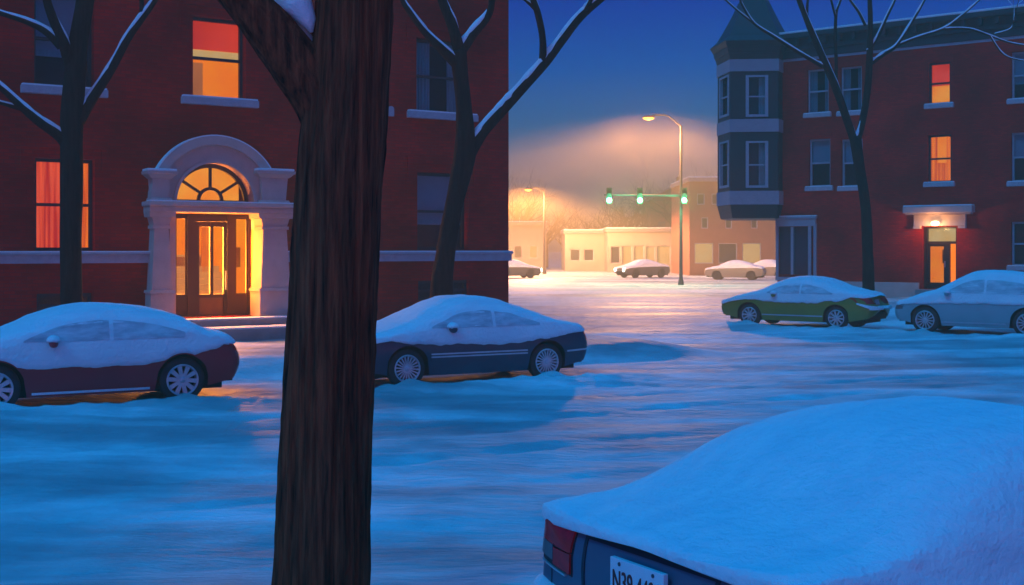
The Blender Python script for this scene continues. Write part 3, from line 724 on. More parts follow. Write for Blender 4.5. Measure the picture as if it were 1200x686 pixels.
for P, Lf, h in wins:
    q = MB(); a, b, c, d = h[0] * Lf, h[1] * Lf, h[2], h[3]
    def bx(s0, s1, y0, y1, z0, z1):
        vs = [q.bm.verts.new(P(*t_)) for t_ in ((s0, y0, z0), (s1, y0, z0), (s1, y1, z0), (s0, y1, z0), (s0, y0, z1), (s1, y0, z1), (s1, y1, z1), (s0, y1, z1))]
        for f_ in ((3, 2, 1, 0), (4, 5, 6, 7), (0, 1, 5, 4), (1, 2, 6, 5), (2, 3, 7, 6), (3, 0, 4, 7)): q.bm.faces.new([vs[k] for k in f_])
    bx(a - .08, a + .05, -.03, .1, c - .05, d + .08); bx(b - .05, b + .08, -.03, .1, c - .05, d + .08); bx(a + .051, b - .051, -.03, .1, c - .05, c + .05); bx(a + .051, b - .051, -.03, .1, d, d + .08); bx(a + .051, b - .051, .03, .1, (c + d) / 2 - .03, (c + d) / 2 + .03)
    w_ = q.build('turret_window', psash if P is wins[0][0] or True else sash, tur)
    q = MB(); bx(a + .05, b - .05, .11, .115, c + .05, d); q.build('pane', glass, w_)
    q = MB(); bx(a, b, .30, .32, c, d); q.build('blind', grey_blind if Lf < 1.9 else dark, w_)  # pale blind on the left face stands in for the bright sky reflection
    if Lf > 1.9:
        q = MB(); bx(a + (b - a) * .62, b, .2, .22, c, d); q.build('curtain', blue_curtain, w_)
def pband(k0, k1, za, zb_, m, nm):
    q = MB(); n = 6; A_ = scaled(k0); B_ = scaled(k1)
    va = [q.bm.verts.new((x, y, za)) for x, y in A_]; vb = [q.bm.verts.new((x, y, zb_)) for x, y in B_]
    for i in range(n): q.bm.faces.new((va[i], va[(i + 1) % n], vb[(i + 1) % n], vb[i]))
    q.bm.faces.new(va[::-1]); q.bm.faces.new(vb)
    return q.build(nm, m, tur)
pband(1.03, 1.03, TZ(84), TZ(70), tealband, 'band'); pband(1.025, 1.025, TZ(155), TZ(140), tealband, 'band'); pband(1.03, 1.03, TZ(240), TZ(224), tealband, 'band')
pband(.92, 1.01, TZ(256), TZ(240.3), teal, 'corbel')
pband(1.02, 1.06, TZ(69.8), TZ(63), teal, 'eaves'); pband(1.08, 1.12, TZ(62.8), TZ(56), slate, 'eaves'); pband(1.13, 1.20, TZ(55.8), TZ(50), slate, 'eaves')
q = MB(); n = 6; prof = [(1.22, TZ(49.8)), (1.02, TZ(42)), (.86, TZ(30)), (.66, TZ(14)), (.44, TZ(-6)), (.22, TZ(-24)), (.03, TZ(-40))]
rings = [[q.bm.verts.new((x, y, z)) for x, y in scaled(k)] for k, z in prof]
for i in range(len(rings) - 1):
    for k in range(n): q.bm.faces.new((rings[i][k], rings[i][(k + 1) % n], rings[i + 1][(k + 1) % n], rings[i + 1][k]))
q.bm.faces.new(rings[0][::-1]); q.build('spire', slate, tur)
q = MB(); q.tube([(tcn_[0], tcn_[1], TZ(-38)), (tcn_[0], tcn_[1], TZ(-55))], [.06, .015], 8); q.build('finial', slate, tur)
# copper downpipe where the corner board meets the brick
# ------------------------------------------------------------------ cars
def spline(pts, x):
    if x <= pts[0][0]: return pts[0][1]
    for i in range(len(pts) - 1):
        if x <= pts[i + 1][0]:
            p0 = pts[max(i - 1, 0)]; p1 = pts[i]; p2 = pts[i + 1]; p3 = pts[min(i + 2, len(pts) - 1)]
            h = p2[0] - p1[0]; t_ = (x - p1[0]) / h
            m1 = (p2[1] - p0[1]) / max(p2[0] - p0[0], 1e-6) * h; m2 = (p3[1] - p1[1]) / max(p3[0] - p1[0], 1e-6) * h
            return (2 * t_**3 - 3 * t_**2 + 1) * p1[1] + (t_**3 - 2 * t_**2 + t_) * m1 + (-2 * t_**3 + 3 * t_**2) * p2[1] + (t_**3 - t_**2) * m2
    return pts[-1][1]
class Car:
    def __init__(s, L, Wd, top, belt, xw, wr, clr=.20, edge=.74, edge_end=.85, seed=0, thick=.09, win=(-1.0, .9), flare=.0, plan=.13, snow_front=None, rise=0):
        s.L, s.W, s.top, s.belt, s.xw, s.wr, s.clr = L, Wd, top, belt, xw, wr, clr
        s.edge, s.edge_end, s.seed, s.thick, s.win, s.flare, s.plan = edge, edge_end, seed, thick, win, flare, plan
        s.h = L / 2 - .19; s.bulge = (.20, .24)
    def sec(s, x):
        e = max(0, (abs(x) - s.L * .28) / (s.L * .22)); hw = s.W / 2 * (1 - s.plan * e ** 2.4)
        zl = s.clr + .20 * max(0, e - .25)
        zb, zt = spline(s.belt, x), spline(s.top, x)
        arch = 0
        for w in s.xw:
            Rr = s.wr + .055; dx = x - w
            if abs(dx) < Rr: zl = max(zl, s.wr + math.sqrt(Rr * Rr - dx * dx)); 
            arch = max(arch, math.exp(-((abs(dx) / (Rr * 1.15)) ** 4)))
        return hw, zl, zb, zt, arch
    def side_y(s, x, z):
        hw, zl, zb, zt, arch = s.sec(x)
        zm = .60; k = (z - zm) / .45
        y = hw * (1 - .055 * k * k) + .02 * arch * math.exp(-((z - s.wr * 2) / .22) ** 2)
        return y
    def ring(s, x, nlow=9, nup=13):
        hw, zl, zb, zt, arch = s.sec(x); pts = []
        for i in range(nlow):
            z = zl + (zb - zl) * i / (nlow - 1); pts.append((s.side_y(x, z), z))
        yb = pts[-1][0]; g = max(0, min(1, (zt - zb - .1) / .3)); p = (.45 + .17 * g) if s.seed != 5 else .62; q_ = .62 + .16 * g
        for i in range(1, nup):
            a = PI / 2 * i / (nup - 1); pts.append((yb * max(0, math.cos(a)) ** p, zb + (zt - zb) * math.sin(a) ** q_))
        return pts
    def snow_ring(s, x, nlow=6, nup=13, end=0):
        hw, zl, zb, zt, arch = s.sec(x); fx = s.seed * 13.7
        ze = s.edge + (s.edge_end - s.edge) * end + .035 * fbm(x * 1.3, fx, 0) + (.045 if s.seed == 5 else .018) * fbm(x * 7, fx, 3) + .10 * arch * (1 if s.edge < .85 else 0) * .6
        ze = min(ze, zb - .015); ze = max(ze, zl + .02)
        pts = [(s.side_y(x, ze) - .03, ze + .004)]
        T = s.thick * (1 - .55 * end)
        for i in range(nlow):
            f_ = i / (nlow - 1); z = ze + (zb - ze) * f_
            off = .026 + .022 * min(1, f_ * 2.5) + .008 * fbm(x * 2.2, z * 3, fx)
            pts.append((s.side_y(x, z) + off, z))
        yb = s.side_y(x, zb); g = max(0, min(1, (zt - zb - .1) / .3)); p = (.45 + .17 * g) if s.seed != 5 else .62; q_ = .62 + .16 * g
        for i in range(1, nup):
            a = PI / 2 * i / (nup - 1); f_ = math.sin(a)
            off = .045 + (T - .045) * f_ ** 2 + .016 * fbm(x * 1.8, i * .3, fx) + .011 * fbm(x * 6, i * .9, fx + 4) 
            dent = 0
            if g > .3 and s.win[0] < x < s.win[1]:
                m = sstep(s.win[0], s.win[0] + .25, x) * (1 - sstep(s.win[1] - .25, s.win[1], x))
                dent = .024 * m * sstep(.12, .3, f_) * (1 - sstep(.72, .88, f_))
            y = yb * max(0, math.cos(a)) ** p; z = zb + (zt - zb) * f_ ** q_
            pts.append(((y + (off - dent) * math.cos(a)) if i < nup - 1 else 0, z + off * (.25 + .75 * f_)))
        return pts
    def loft(s, ringf, ends, name, m, parent, bulge, smooth=True, step=.045):
        bm = bmesh.new(); xs = []; x = -s.h
        n = int(2 * s.h / step); xs = [-s.h + 2 * s.h * i / n for i in range(n + 1)]
        R_ = []
        for i, x in enumerate(xs):
            pts = ringf(x); full = [(y, z) for y, z in pts] + [(-y, z) for y, z in pts[-2::-1]]
            def tuck(x, z):
                E = .16 * sstep(s.h - .75, s.h, abs(x)) * (0 if s.seed == 5 else 1)
                return x - math.copysign(E * min(1.5, ((z - .58) / .42) ** 2), x)
            R_.append([bm.verts.new((tuck(x, z), y, z)) for y, z in full])
        k = len(R_[0])
        for i in range(len(R_) - 1):
            for j in range(k - 1): bm.faces.new((R_[i][j], R_[i][j + 1], R_[i + 1][j + 1], R_[i + 1][j]))
        for sgn, ring in ((-1, R_[0]), (1, R_[-1])):
            co = [v.co.copy() for v in ring]; zt = max(c.z for c in co); zl = min(c.z for c in co); zc = zl + (zt - zl) * .42
            prev = ring; b_ = bulge[0 if sgn < 0 else 1]
            for kk in (.975, .94, .88, .78, .64, .46, .25, .06):
                cur = []
                for c in co:
                    dz = c.z - zc
                    cur.append(bm.verts.new((c.x + sgn * b_ * (1 - kk ** 3.2) ** .62, c.y * kk, zc + dz * kk)))
                for j in range(k - 1):
                    bm.faces.new((prev[j], prev[j + 1], cur[j + 1], cur[j]))
                prev = cur
            bm.faces.new(prev)
            # close the bottom of the nose
        bmesh.ops.recalc_face_normals(bm, faces=bm.faces)
        me = bpy.data.meshes.new(name); bm.to_mesh(me)
        if name == 'body': s.bvh = BVHTree.FromBMesh(bm)
        else: s.sbvh = BVHTree.FromBMesh(bm)
        bm.free(); me.polygons.foreach_set('use_smooth', [True] * len(me.polygons)); me.materials.append(m)
        o = bpy.data.objects.new(name, me); COL.objects.link(o); o.parent = parent
        return o
    def patch(s, name, m, parent, corners, direction, off=.008, nu=8, nv=6, depth=.03, smooth=True):
        """a piece laid on the bodywork: corners (4 points on a plane), cast along direction"""
        bm = bmesh.new(); d = Vector(direction).normalized(); g = []
        c0, c1, c2, c3 = [Vector(c) for c in corners]
        for j in range(nv + 1):
            row = []
            for i in range(nu + 1):
                u, v = i / nu, j / nv
                p = (c0 * (1 - u) + c1 * u) * (1 - v) + (c3 * (1 - u) + c2 * u) * v
                hit = s.bvh.ray_cast(p - d * 3, d)
                row.append((hit[0] - d * off) if hit[0] else None)
            g.append(row)
        ok = [h for row in g for h in row if h is not None]
        if not ok: return None
        last = ok[0]
        G = []
        for row in g:
            r2 = []
            for h in row:
                if h is None: h = last
                last = h; r2.append((bm.verts.new(h), bm.verts.new(h + d * depth)))
            G.append(r2)
        for j in range(nv):
            for i in range(nu):
                bm.faces.new((G[j][i][0], G[j][i + 1][0], G[j + 1][i + 1][0], G[j + 1][i][0]))
        for j in range(nv):
            for i in (0, nu): bm.faces.new((G[j][i][0], G[j + 1][i][0], G[j + 1][i][1], G[j][i][1]))
        for i in range(nu):
            for j in (0, nv): bm.faces.new((G[j][i][0], G[j][i + 1][0], G[j][i + 1][1], G[j][i][1]))
        bmesh.ops.recalc_face_normals(bm, faces=bm.faces)
        me = bpy.data.meshes.new(name); bm.to_mesh(me); bm.free(); me.materials.append(m)
        me.polygons.foreach_set('use_smooth', [True] * len(me.polygons)); me.set_sharp_from_angle(angle=R(40))
        o = bpy.data.objects.new(name, me); COL.objects.link(o); o.parent = parent
        return o
def frosted_window(C, par, x0, x1, zb, gap, side, m, name='side_window'):
    """thinly frosted glass showing through the snow on the flank of the cabin"""
    bm = bmesh.new(); d = Vector((0, -side, 0)); n = 30; nv = 6; G = []
    for i in range(n + 1):
        x = x0 + (x1 - x0) * i / n; zt = spline(C.top, x) - gap
        if zt - zb < .02: continue
        col = []
        for j in range(nv + 1):
            z = zb + (zt - zb) * j / nv + .01 * fbm(x * 4, j * 9 if j in (0, nv) else 0, C.seed)
            h = C.sbvh.ray_cast(Vector((x, side * 3, z)), d)[0]
            if h is None: break
            col.append(bm.verts.new(h - d * .004))
        if len(col) == nv + 1: G.append(col)
    for a, b in zip(G, G[1:]):
        for j in range(nv): bm.faces.new((a[j], b[j], b[j + 1], a[j + 1]))
    bmesh.ops.recalc_face_normals(bm, faces=bm.faces)
    ext = bmesh.ops.extrude_face_region(bm, geom=list(bm.faces))
    for e in ext['geom']:
        if isinstance(e, bmesh.types.BMVert): e.co += d * .02
    bmesh.ops.recalc_face_normals(bm, faces=bm.faces)
    me = bpy.data.meshes.new(name); bm.to_mesh(me); bm.free(); me.materials.append(m)
    me.polygons.foreach_set('use_smooth', [True] * len(me.polygons)); me.set_sharp_from_angle(angle=R(40))
    o = bpy.data.objects.new(name, me); COL.objects.link(o); o.parent = par
    return o
frost = mat('frosted_glass', (.30, .37, .42), .5, var=(.66, .71, .75), vscale=5, vstretch=(.7, 1, 2.5), bump=.3, bscale=30)
def add_wheel(parent, x, y, r, spokes, width, sw, side):
    q = MB(); w = .20; s_ = side
    prof = [(r * .70, 0), (r * .74, .0), (r * .90, .012), (r * .975, .03), (r, .06), (r, w - .05), (r * .95, w), (r * .7, w)]
    q.lathe([(a, -s_ * b) for a, b in prof], (0, 0, 0), 'y', 40)
    wh = q.build('wheel', rubber, parent, 'auto', (x, y, r))
    q = MB(); rr = r * .70
    q.lathe([(a, s_ * b) for a, b in [(rr, -.10), (rr + .003, .004), (rr * .97, .012), (rr * .90, .006), (rr * .86, -.02), (rr * .84, -.10)]], (0, 0, 0), 'y', 40)
    q.lathe([(a, s_ * b) for a, b in [(.001, .0), (rr * .14, -.002), (rr * .2, -.012), (rr * .22, -.05)]], (0, 0, 0), 'y', 20)
    for k in range(spokes):
        a = 2 * PI * k / spokes + .1; ca, sa = math.cos(a), math.sin(a)
        wi, wo = sw * (.75 if width else 1), sw
        pts = [(rr * .15, -wi), (rr * .90, -wo), (rr * .90, wo), (rr * .15, wi)]
        vs = []
        for (rad, t_) in pts:
            for yy in (-.012 if rad < rr * .5 else -.004, -.05):
                vs.append(q.bm.verts.new((ca * rad - sa * t_, s_ * yy, sa * rad + ca * t_)))
        for f_ in ((0, 2, 4, 6), (1, 3, 5, 7), (0, 1, 3, 2), (2, 3, 5, 4), (4, 5, 7, 6), (6, 7, 1, 0)): q.bm.faces.new([vs[i] for i in f_])
    q.build('rim', alloy, wh, 'auto')
    q = MB(); q.lathe([(rr * .86, 0), (.001, 0)], (0, -s_ * .11, 0), 'y', 24); q.build('brake_disc', under, wh)
    return wh
def build_car(name, label, c, yaw, spec, paint, spokes=10, sw=.022, z=0.0, group='snow-covered cars parked along the kerb', sides=(1, -1), mirror=True, cat='car', mir_x=.55, mir_z=.98, cabin=((-1.35, -.30), (-.24, .95))):
    t_ = thing(name, label, cat, (c.x, c.y, z), yaw, group); C = spec
    C.loft(lambda x: C.ring(x), None, 'body', paint, t_, C.bulge)
    C.loft(lambda x: C.snow_ring(x, end=sstep(C.h - .9, C.h, abs(x))), None, 'snow_cover', carsnow, t_, C.bulge)
    q = MB(); q.box(-C.h + .15, C.h - .15, -C.W / 2 + .23, C.W / 2 - .23, C.clr - .02, .72)
    q.box(-C.h - .02, C.h + .02, -C.W / 2 + .24, C.W / 2 - .24, C.clr + .08, .5); q.build('underbody', under, t_)
    for sd_ in sides:
        for x in C.xw: add_wheel(t_, x, sd_ * (C.W / 2 - .035), C.wr, spokes, True, sw, sd_)
        if mirror:
            q = MB(); bmesh.ops.create_uvsphere(q.bm, u_segments=14, v_segments=10, radius=1)
            for v in q.bm.verts: v.co = Vector((v.co.x * .065 + mir_x, sd_ * (C.W / 2 + .07) + v.co.y * .11, mir_z + v.co.z * .065))
            mi = q.build('mirror', paint, t_, True)
            q = MB(); bmesh.ops.create_uvsphere(q.bm, u_segments=16, v_segments=10, radius=1)
            for v in q.bm.verts:
                z_ = v.co.z; v.co = Vector((v.co.x * .10 + mir_x, sd_ * (C.W / 2 + .06) + v.co.y * .13, mir_z + .035 + (z_ * .085 if z_ > 0 else z_ * .02) + .015 * fbm(v.co.x * 3, v.co.y * 3, C.seed)))
            q.build('mirror_snow', carsnow, mi, True)
    for sd_ in sides:
        if C.seed == 5: continue
        for a, b in cabin: frosted_window(C, t_, a, b, C_zb[C.seed], .17, sd_, frost)
    return t_
C_zb = {1: 1.0, 2: 1.0, 3: 1.03, 4: 1.14}

maroon_p = mat('maroon_paint', (.36, .008, .022), .3, .0, var=(.30, .006, .018), vscale=2, spec=.6)
navy_p = mat('navy_paint', (.014, .048, .080), .3, .1, var=(.01, .036, .065), vscale=2, spec=.6)
olive_p = mat('olive_paint', (.26, .24, .03), .3, .0, var=(.22, .20, .026), vscale=2, spec=.6)
silver_p = mat('silver_paint', (.26, .42, .44), .35, .0, var=(.22, .36, .38), vscale=2, spec=.6)
grey_p = mat('grey_blue_paint', (.085, .13, .19), .35, .1, var=(.07, .11, .16), vscale=2, spec=.6)

# maroon sedan: one long arched roof line
top1 = [(-2.35, .96), (-2.05, 1.05), (-1.6, 1.17), (-1.0, 1.36), (-.4, 1.45), (.1, 1.45), (.55, 1.36), (1.1, 1.13), (1.6, .95), (2.1, .84), (2.45, .70)]
bel1 = [(-2.35, .90), (-1.6, .93), (0, .90), (1.3, .84), (2.1, .74), (2.45, .62)]
C1 = Car(4.62, 1.80, top1, bel1, (1.32, -1.32), .345, .2, .60, .88, 1, win=(-1.3, .75), thick=.065)
c1 = build_car('parked_car', 'maroon sedan with a snow-covered arched roof, in front of the stone entrance', maroon_c, yawC, C1, maroon_p, 10, .034)
C1.patch('taillight', redlens, c1, [(-1.98, 0, .96), (-2.24, 0, .92), (-2.27, 0, .76), (-2.06, 0, .84)], (0, -1, 0), .045)
C1.patch('taillight', redlens, c1, [(-2.5, .80, .94), (-2.5, .52, .94), (-2.5, .50, .78), (-2.5, .80, .76)], (1, 0, 0), .01)
C1.patch('taillight', redlens, c1, [(-2.5, -.80, .94), (-2.5, -.52, .94), (-2.5, -.50, .78), (-2.5, -.80, .76)], (1, 0, 0), .01)
for s_ in (1, -1):
    C1.patch('sill_trim', carsnow, c1, [(-.92, 0, .27), (.93, 0, .27), (.93, 0, .235), (-.92, 0, .235)], (0, -s_, 0), .02, 20, 2)
C1.patch('bumper_trim', carsnow, c1, [(-2.52, -.7, .52), (-2.52, .7, .52), (-2.52, .7, .49), (-2.52, -.7, .49)], (1, 0, 0), .008, 16, 1)

# navy sedan with a notch-back boot and bright side lines
top2 = [(-2.45, .92), (-2.2, .99), (-1.85, 1.03), (-1.45, 1.10), (-1.0, 1.27), (-.5, 1.41), (0, 1.45), (.4, 1.40), (.9, 1.20), (1.3, 1.02), (1.8, .93), (2.2, .85), (2.45, .74)]
bel2 = [(-2.45, .84), (-1.6, .92), (0, .90), (1.3, .86), (2.1, .77), (2.45, .66)]
C2 = Car(4.72, 1.80, top2, bel2, (1.35, -1.35), .335, .2, .70, .84, 2, win=(-1.25, .7), thick=.065)
c2 = build_car('parked_car', 'navy sedan under snow with pale side mouldings, just right of the big tree trunk', blue_c, yawC, C2, navy_p, 20, .012)
for s_ in (1, -1):
    C2.patch('side_moulding', chrome, c2, [(-.93, 0, .575), (.93, 0, .575), (.93, 0, .55), (-.93, 0, .55)], (0, -s_, 0), .012, 24, 1)
    C2.patch('side_moulding', navy_p, c2, [(-.93, 0, .50), (.93, 0, .50), (.93, 0, .44), (-.93, 0, .44)], (0, -s_, 0), .014, 24, 2)
    C2.patch('side_moulding', chrome, c2, [(-.93, 0, .525), (.93, 0, .525), (.93, 0, .502), (-.93, 0, .502)], (0, -s_, 0), .016, 24, 1)
    C2.patch('bumper_trim', chrome, c2, [(-1.75, 0, .53), (-2.30, 0, .55), (-2.30, 0, .52), (-1.75, 0, .50)], (0, -s_, 0), .012, 10, 1)
C2.patch('taillight', redlens, c2, [(-2.5, .80, .84), (-2.5, .45, .84), (-2.5, .45, .70), (-2.5, .80, .70)], (1, 0, 0), .01)
C2.patch('taillight', redlens, c2, [(-2.5, -.80, .84), (-2.5, -.45, .84), (-2.5, -.45, .70), (-2.5, -.80, .70)], (1, 0, 0), .01)

# olive sedan
top3 = [(-2.45, 1.00), (-2.15, 1.10), (-1.7, 1.13), (-1.35, 1.20), (-.9, 1.38), (-.35, 1.48), (.2, 1.45), (.6, 1.32), (1.05, 1.11), (1.5, .98), (2.1, .86), (2.45, .70)]
bel3 = [(-2.45, .94), (-1.6, .98), (0, .93), (1.3, .86), (2.1, .74), (2.45, .60)]
C3 = Car(4.9, 1.82, top3, bel3, (1.38, -1.36), .345, .22, .76, 1.06, 3, win=(-1.2, .75), thick=.065)
c3 = build_car('parked_car', 'olive green sedan with red tail lights, on the far side of the street', olive_c, yawR, C3, olive_p, 10, .026)
for y0, y1 in ((.87, .36), (-.87, -.36)):
    C3.patch('taillight', redlens, c3, [(-2.6, y0, .95), (-2.6, y1, .92), (-2.6, y1, .76), (-2.6, y0, .78)], (1, 0, 0), .012, 10, 5)
C3.patch('taillight', redlens, c3, [(-2.12, 0, .95), (-2.46, 0, .97), (-2.42, 0, .76), (-2.20, 0, .84)], (0, -1, 0), .012)
lp = C3.patch('licence_plate', sillm, c3, [(-2.6, .16, .88), (-2.6, -.16, .88), (-2.6, -.16, .73), (-2.6, .16, .73)], (1, 0, 0), .02, 2, 2)
C3.patch('bumper_snow', carsnow, c3, [(-2.6, .80, .70), (-2.6, -.80, .70), (-2.6, -.80, .60), (-2.6, .80, .60)], (1, 0, 0), .07, 18, 3, .09)
C3.patch('bumper_snow', carsnow, c3, [(-1.98, 0, .80), (-2.45, 0, .70), (-2.45, 0, .60), (-1.98, 0, .76)], (0, -1, 0), .05, 10, 3, .07)
for s_ in (1, -1): C3.patch('sill_trim', chrome, c3, [(-.95, 0, .40), (.95, 0, .40), (.95, 0, .365), (-.95, 0, .365)], (0, -s_, 0), .012, 20, 1)

# silver crossover
top4 = [(-2.2, 1.15), (-1.8, 1.38), (-1.2, 1.60), (-.5, 1.68), (.1, 1.66), (.5, 1.50), (.9, 1.28), (1.25, 1.12), (1.7, 1.04), (2.1, .90), (2.3, .72)]
bel4 = [(-2.2, 1.02), (-1.4, 1.04), (0, 1.0), (1.3, .95), (2.0, .84), (2.3, .66)]
C4 = Car(4.6, 1.86, top4, bel4, (1.35, -1.33), .375, .24, .86, .78, 4, win=(-1.6, .8), plan=.2)
c4 = build_car('parked_car', 'silver crossover with frosted sides parked behind the olive sedan, at the right edge', silver_c, yawR, C4, silver_p, 14, .016, mir_x=.72, mir_z=1.12)
for s_ in (1, -1): C4.patch('sill_trim', chrome, c4, [(-.9, 0, .36), (.9, 0, .36), (.9, 0, .32), (-.9, 0, .32)], (0, -s_, 0), .012, 20, 1)
C4.patch('headlight', greylens, c4, [(2.6, .85, .76), (2.6, .5, .74), (2.6, .5, .64), (2.6, .85, .66)], (-1, 0, 0), .01)
C4.patch('headlight', greylens, c4, [(2.6, -.85, .76), (2.6, -.5, .74), (2.6, -.5, .64), (2.6, -.85, .66)], (-1, 0, 0), .01)

# foreground sedan, seen from behind
top5 = [(-2.35, 1.05), (-2.1, 1.09), (-1.9, 1.10), (-1.65, 1.16), (-1.3, 1.31), (-.95, 1.39), (-.5, 1.405), (0, 1.38), (.5, 1.27), (1.0, 1.08), (1.35, 1.02), (2.0, .92), (2.35, .78)]
bel5 = [(-2.35, 1.07), (-1.6, 1.03), (0, .95), (1.3, .9), (2.0, .82), (2.35, .68)]
C5 = Car(4.75, 1.76, top5, bel5, (1.35, -1.33), .33, .2, .88, 1.03, 5, win=(-1.2, .7), thick=.12, plan=.05); C5.bulge = (.09, .15); C5.h = 2.27
c5 = build_car('parked_car', 'grey-blue sedan buried in deep snow in the foreground, rear plate showing', fore_c, AF, C5, grey_p, 10, .03, z=.05)
XB = -2.7
def rear(name, m, pts, off=.008, nu=10, nv=6, depth=.03, par=None): return C5.patch(name, m, par or c5, [(XB, y, z) for y, z in pts], (1, 0, 0), off, nu, nv, depth)
for s_ in (1, -1):
    tl = rear('taillight', mat('lamp_rim', (.02, .015, .02), .5), [(s_ * .82, 1.04), (s_ * .50, 1.03), (s_ * .50, .82), (s_ * .81, .84)], .004)
    rear('red_lens', redlens, [(s_ * .81, 1.035), (s_ * .51, 1.025), (s_ * .51, .925), (s_ * .81, .94)], .014, par=tl)
    rear('reverse_lens', greylens, [(s_ * .81, .935), (s_ * .67, .93), (s_ * .67, .86), (s_ * .81, .87)], .014, par=tl)
    rear('red_lens', redlens, [(s_ * .665, .92), (s_ * .51, .92), (s_ * .51, .83), (s_ * .665, .845)], .014, par=tl)
    rear('lamp_trim', chrome, [(s_ * .815, .842), (s_ * .55, .82), (s_ * .55, .812), (s_ * .815, .834)], .014, 10, 1)
# trunk recess outline and plate
rear('plate_recess', mat('recess_line', (.015, .022, .035), .5), [(.42, 1.03), (-.42, 1.03), (-.42, 1.008), (.42, 1.008)], .006, 14, 1, .02)
rear('plate_recess', MATS['recess_line'], [(.435, 1.02), (.415, 1.02), (.39, .72), (.41, .72)], .006, 1, 8, .02)
rear('plate_recess', MATS['recess_line'], [(-.435, 1.02), (-.415, 1.02), (-.39, .72), (-.41, .72)], .006, 1, 8, .02)
rear('trunk_seam', MATS['recess_line'], [(.70, .82), (.693, .82), (.693, .60), (.70, .60)], .003, 1, 8, .01)
rear('trunk_seam', MATS['recess_line'], [(-.70, .82), (-.693, .82), (-.693, .60), (-.70, .60)], .003, 1, 8, .01)
hit = C5.bvh.ray_cast(Vector((-4, 0, .88)), Vector((1, 0, 0)))[0]
px_ = hit.x - .03; pz = .905; pw, ph = .175, .085
q = MB(); q.box(px_ - .006, px_ + .02, -pw, pw, pz - ph, pz + ph, .004)
plate = q.build('licence_plate', mat('plate_white', (.72, .74, .78), .4, var=(.62, .66, .72), vscale=8), c5)
q = MB()
for yy, zz in ((.11, ph - .02), (-.11, ph - .02)):
    q.lathe([(.001, -.012), (.008, -.010), (.009, -.004)], (0, 0, 0), 'y', 10)
    for v in q.bm.verts:
        if not v.tag: x0_, y0_, z0_ = v.co; v.co = Vector((px_ + y0_, yy + x0_, pz + zz + z0_)); v.tag = True
q.build('plate_bolt', mat('bolt', (.1, .1, .12), .4, .5), plate)
cu = bpy.data.curves.new('plate_number', 'FONT'); cu.body = 'N39 4406'; cu.size = .118; cu.extrude = .002; cu.align_x = 'CENTER'; cu.align_y = 'CENTER'; cu.offset = .0004
tob = bpy.data.objects.new('tmp', cu); COL.objects.link(tob)
bpy.context.view_layer.update()
me = bpy.data.meshes.new_from_object(tob); bpy.data.objects.remove(tob)
for v in me.vertices: v.co = Vector((v.co.x * .66, v.co.y * 1.05, v.co.z))
Mx = Matrix(((0, 0, -1), (-1, 0, 0), (0, 1, 0))).to_4x4()      # text x -> -y, text y -> z, normal -> -x
me.transform(Mx); me.materials.clear(); me.materials.append(mat('plate_ink', (.13, .015, .02), .5))
for v in me.vertices: v.co.x += px_ - .008; v.co.z += pz - .012
tx = bpy.data.objects.new('plate_number', me); COL.objects.link(tx); tx.parent = plate
# rear bumper with a roll of snow on it
q = MB(); n = 24
def barc(w_, dep, z0_, z1_, bul):
    pts = []
    for i in range(n + 1):
        y = -w_ + 2 * w_ * i / n; pts.append((-C5.h - bul * (1 - (abs(y) / w_) ** 4) - .04, y))
    a = [q.bm.verts.new((x, y, z0_)) for x, y in pts]; b = [q.bm.verts.new((x, y, z1_)) for x, y in pts]
    a2 = [q.bm.verts.new((x + dep, y * .97, z0_)) for x, y in pts]; b2 = [q.bm.verts.new((x + dep, y * .97, z1_)) for x, y in pts]
    for i in range(n):
        q.bm.faces.new((a[i], a[i + 1], b[i + 1], b[i])); q.bm.faces.new((b[i], b[i + 1], b2[i + 1], b2[i])); q.bm.faces.new((a2[i], a2[i + 1], a[i + 1], a[i]))
    for e in (0, n): q.bm.faces.new((a[e], b[e], b2[e], a2[e]))
barc(.87, .22, .42, .66, .17)
bp = q.build('bumper', mat('bumper_dark', (.03, .035, .045), .5, var=(.045, .05, .06), vscale=6), c5, 'auto')
q = MB(); pts = []
for i in range(n * 2 + 1):
    y = -.86 + 1.72 * i / (2 * n); pts.append((-C5.h - .17 * (1 - (abs(y) / .87) ** 4) + .04, y, .675 + .01 * fbm(y * 4, 1)))
q.tube(pts, [.075 + .015 * fbm(i * .2, 3) for i in range(len(pts))], 12); q.build('bumper_snow', carsnow, bp, True)

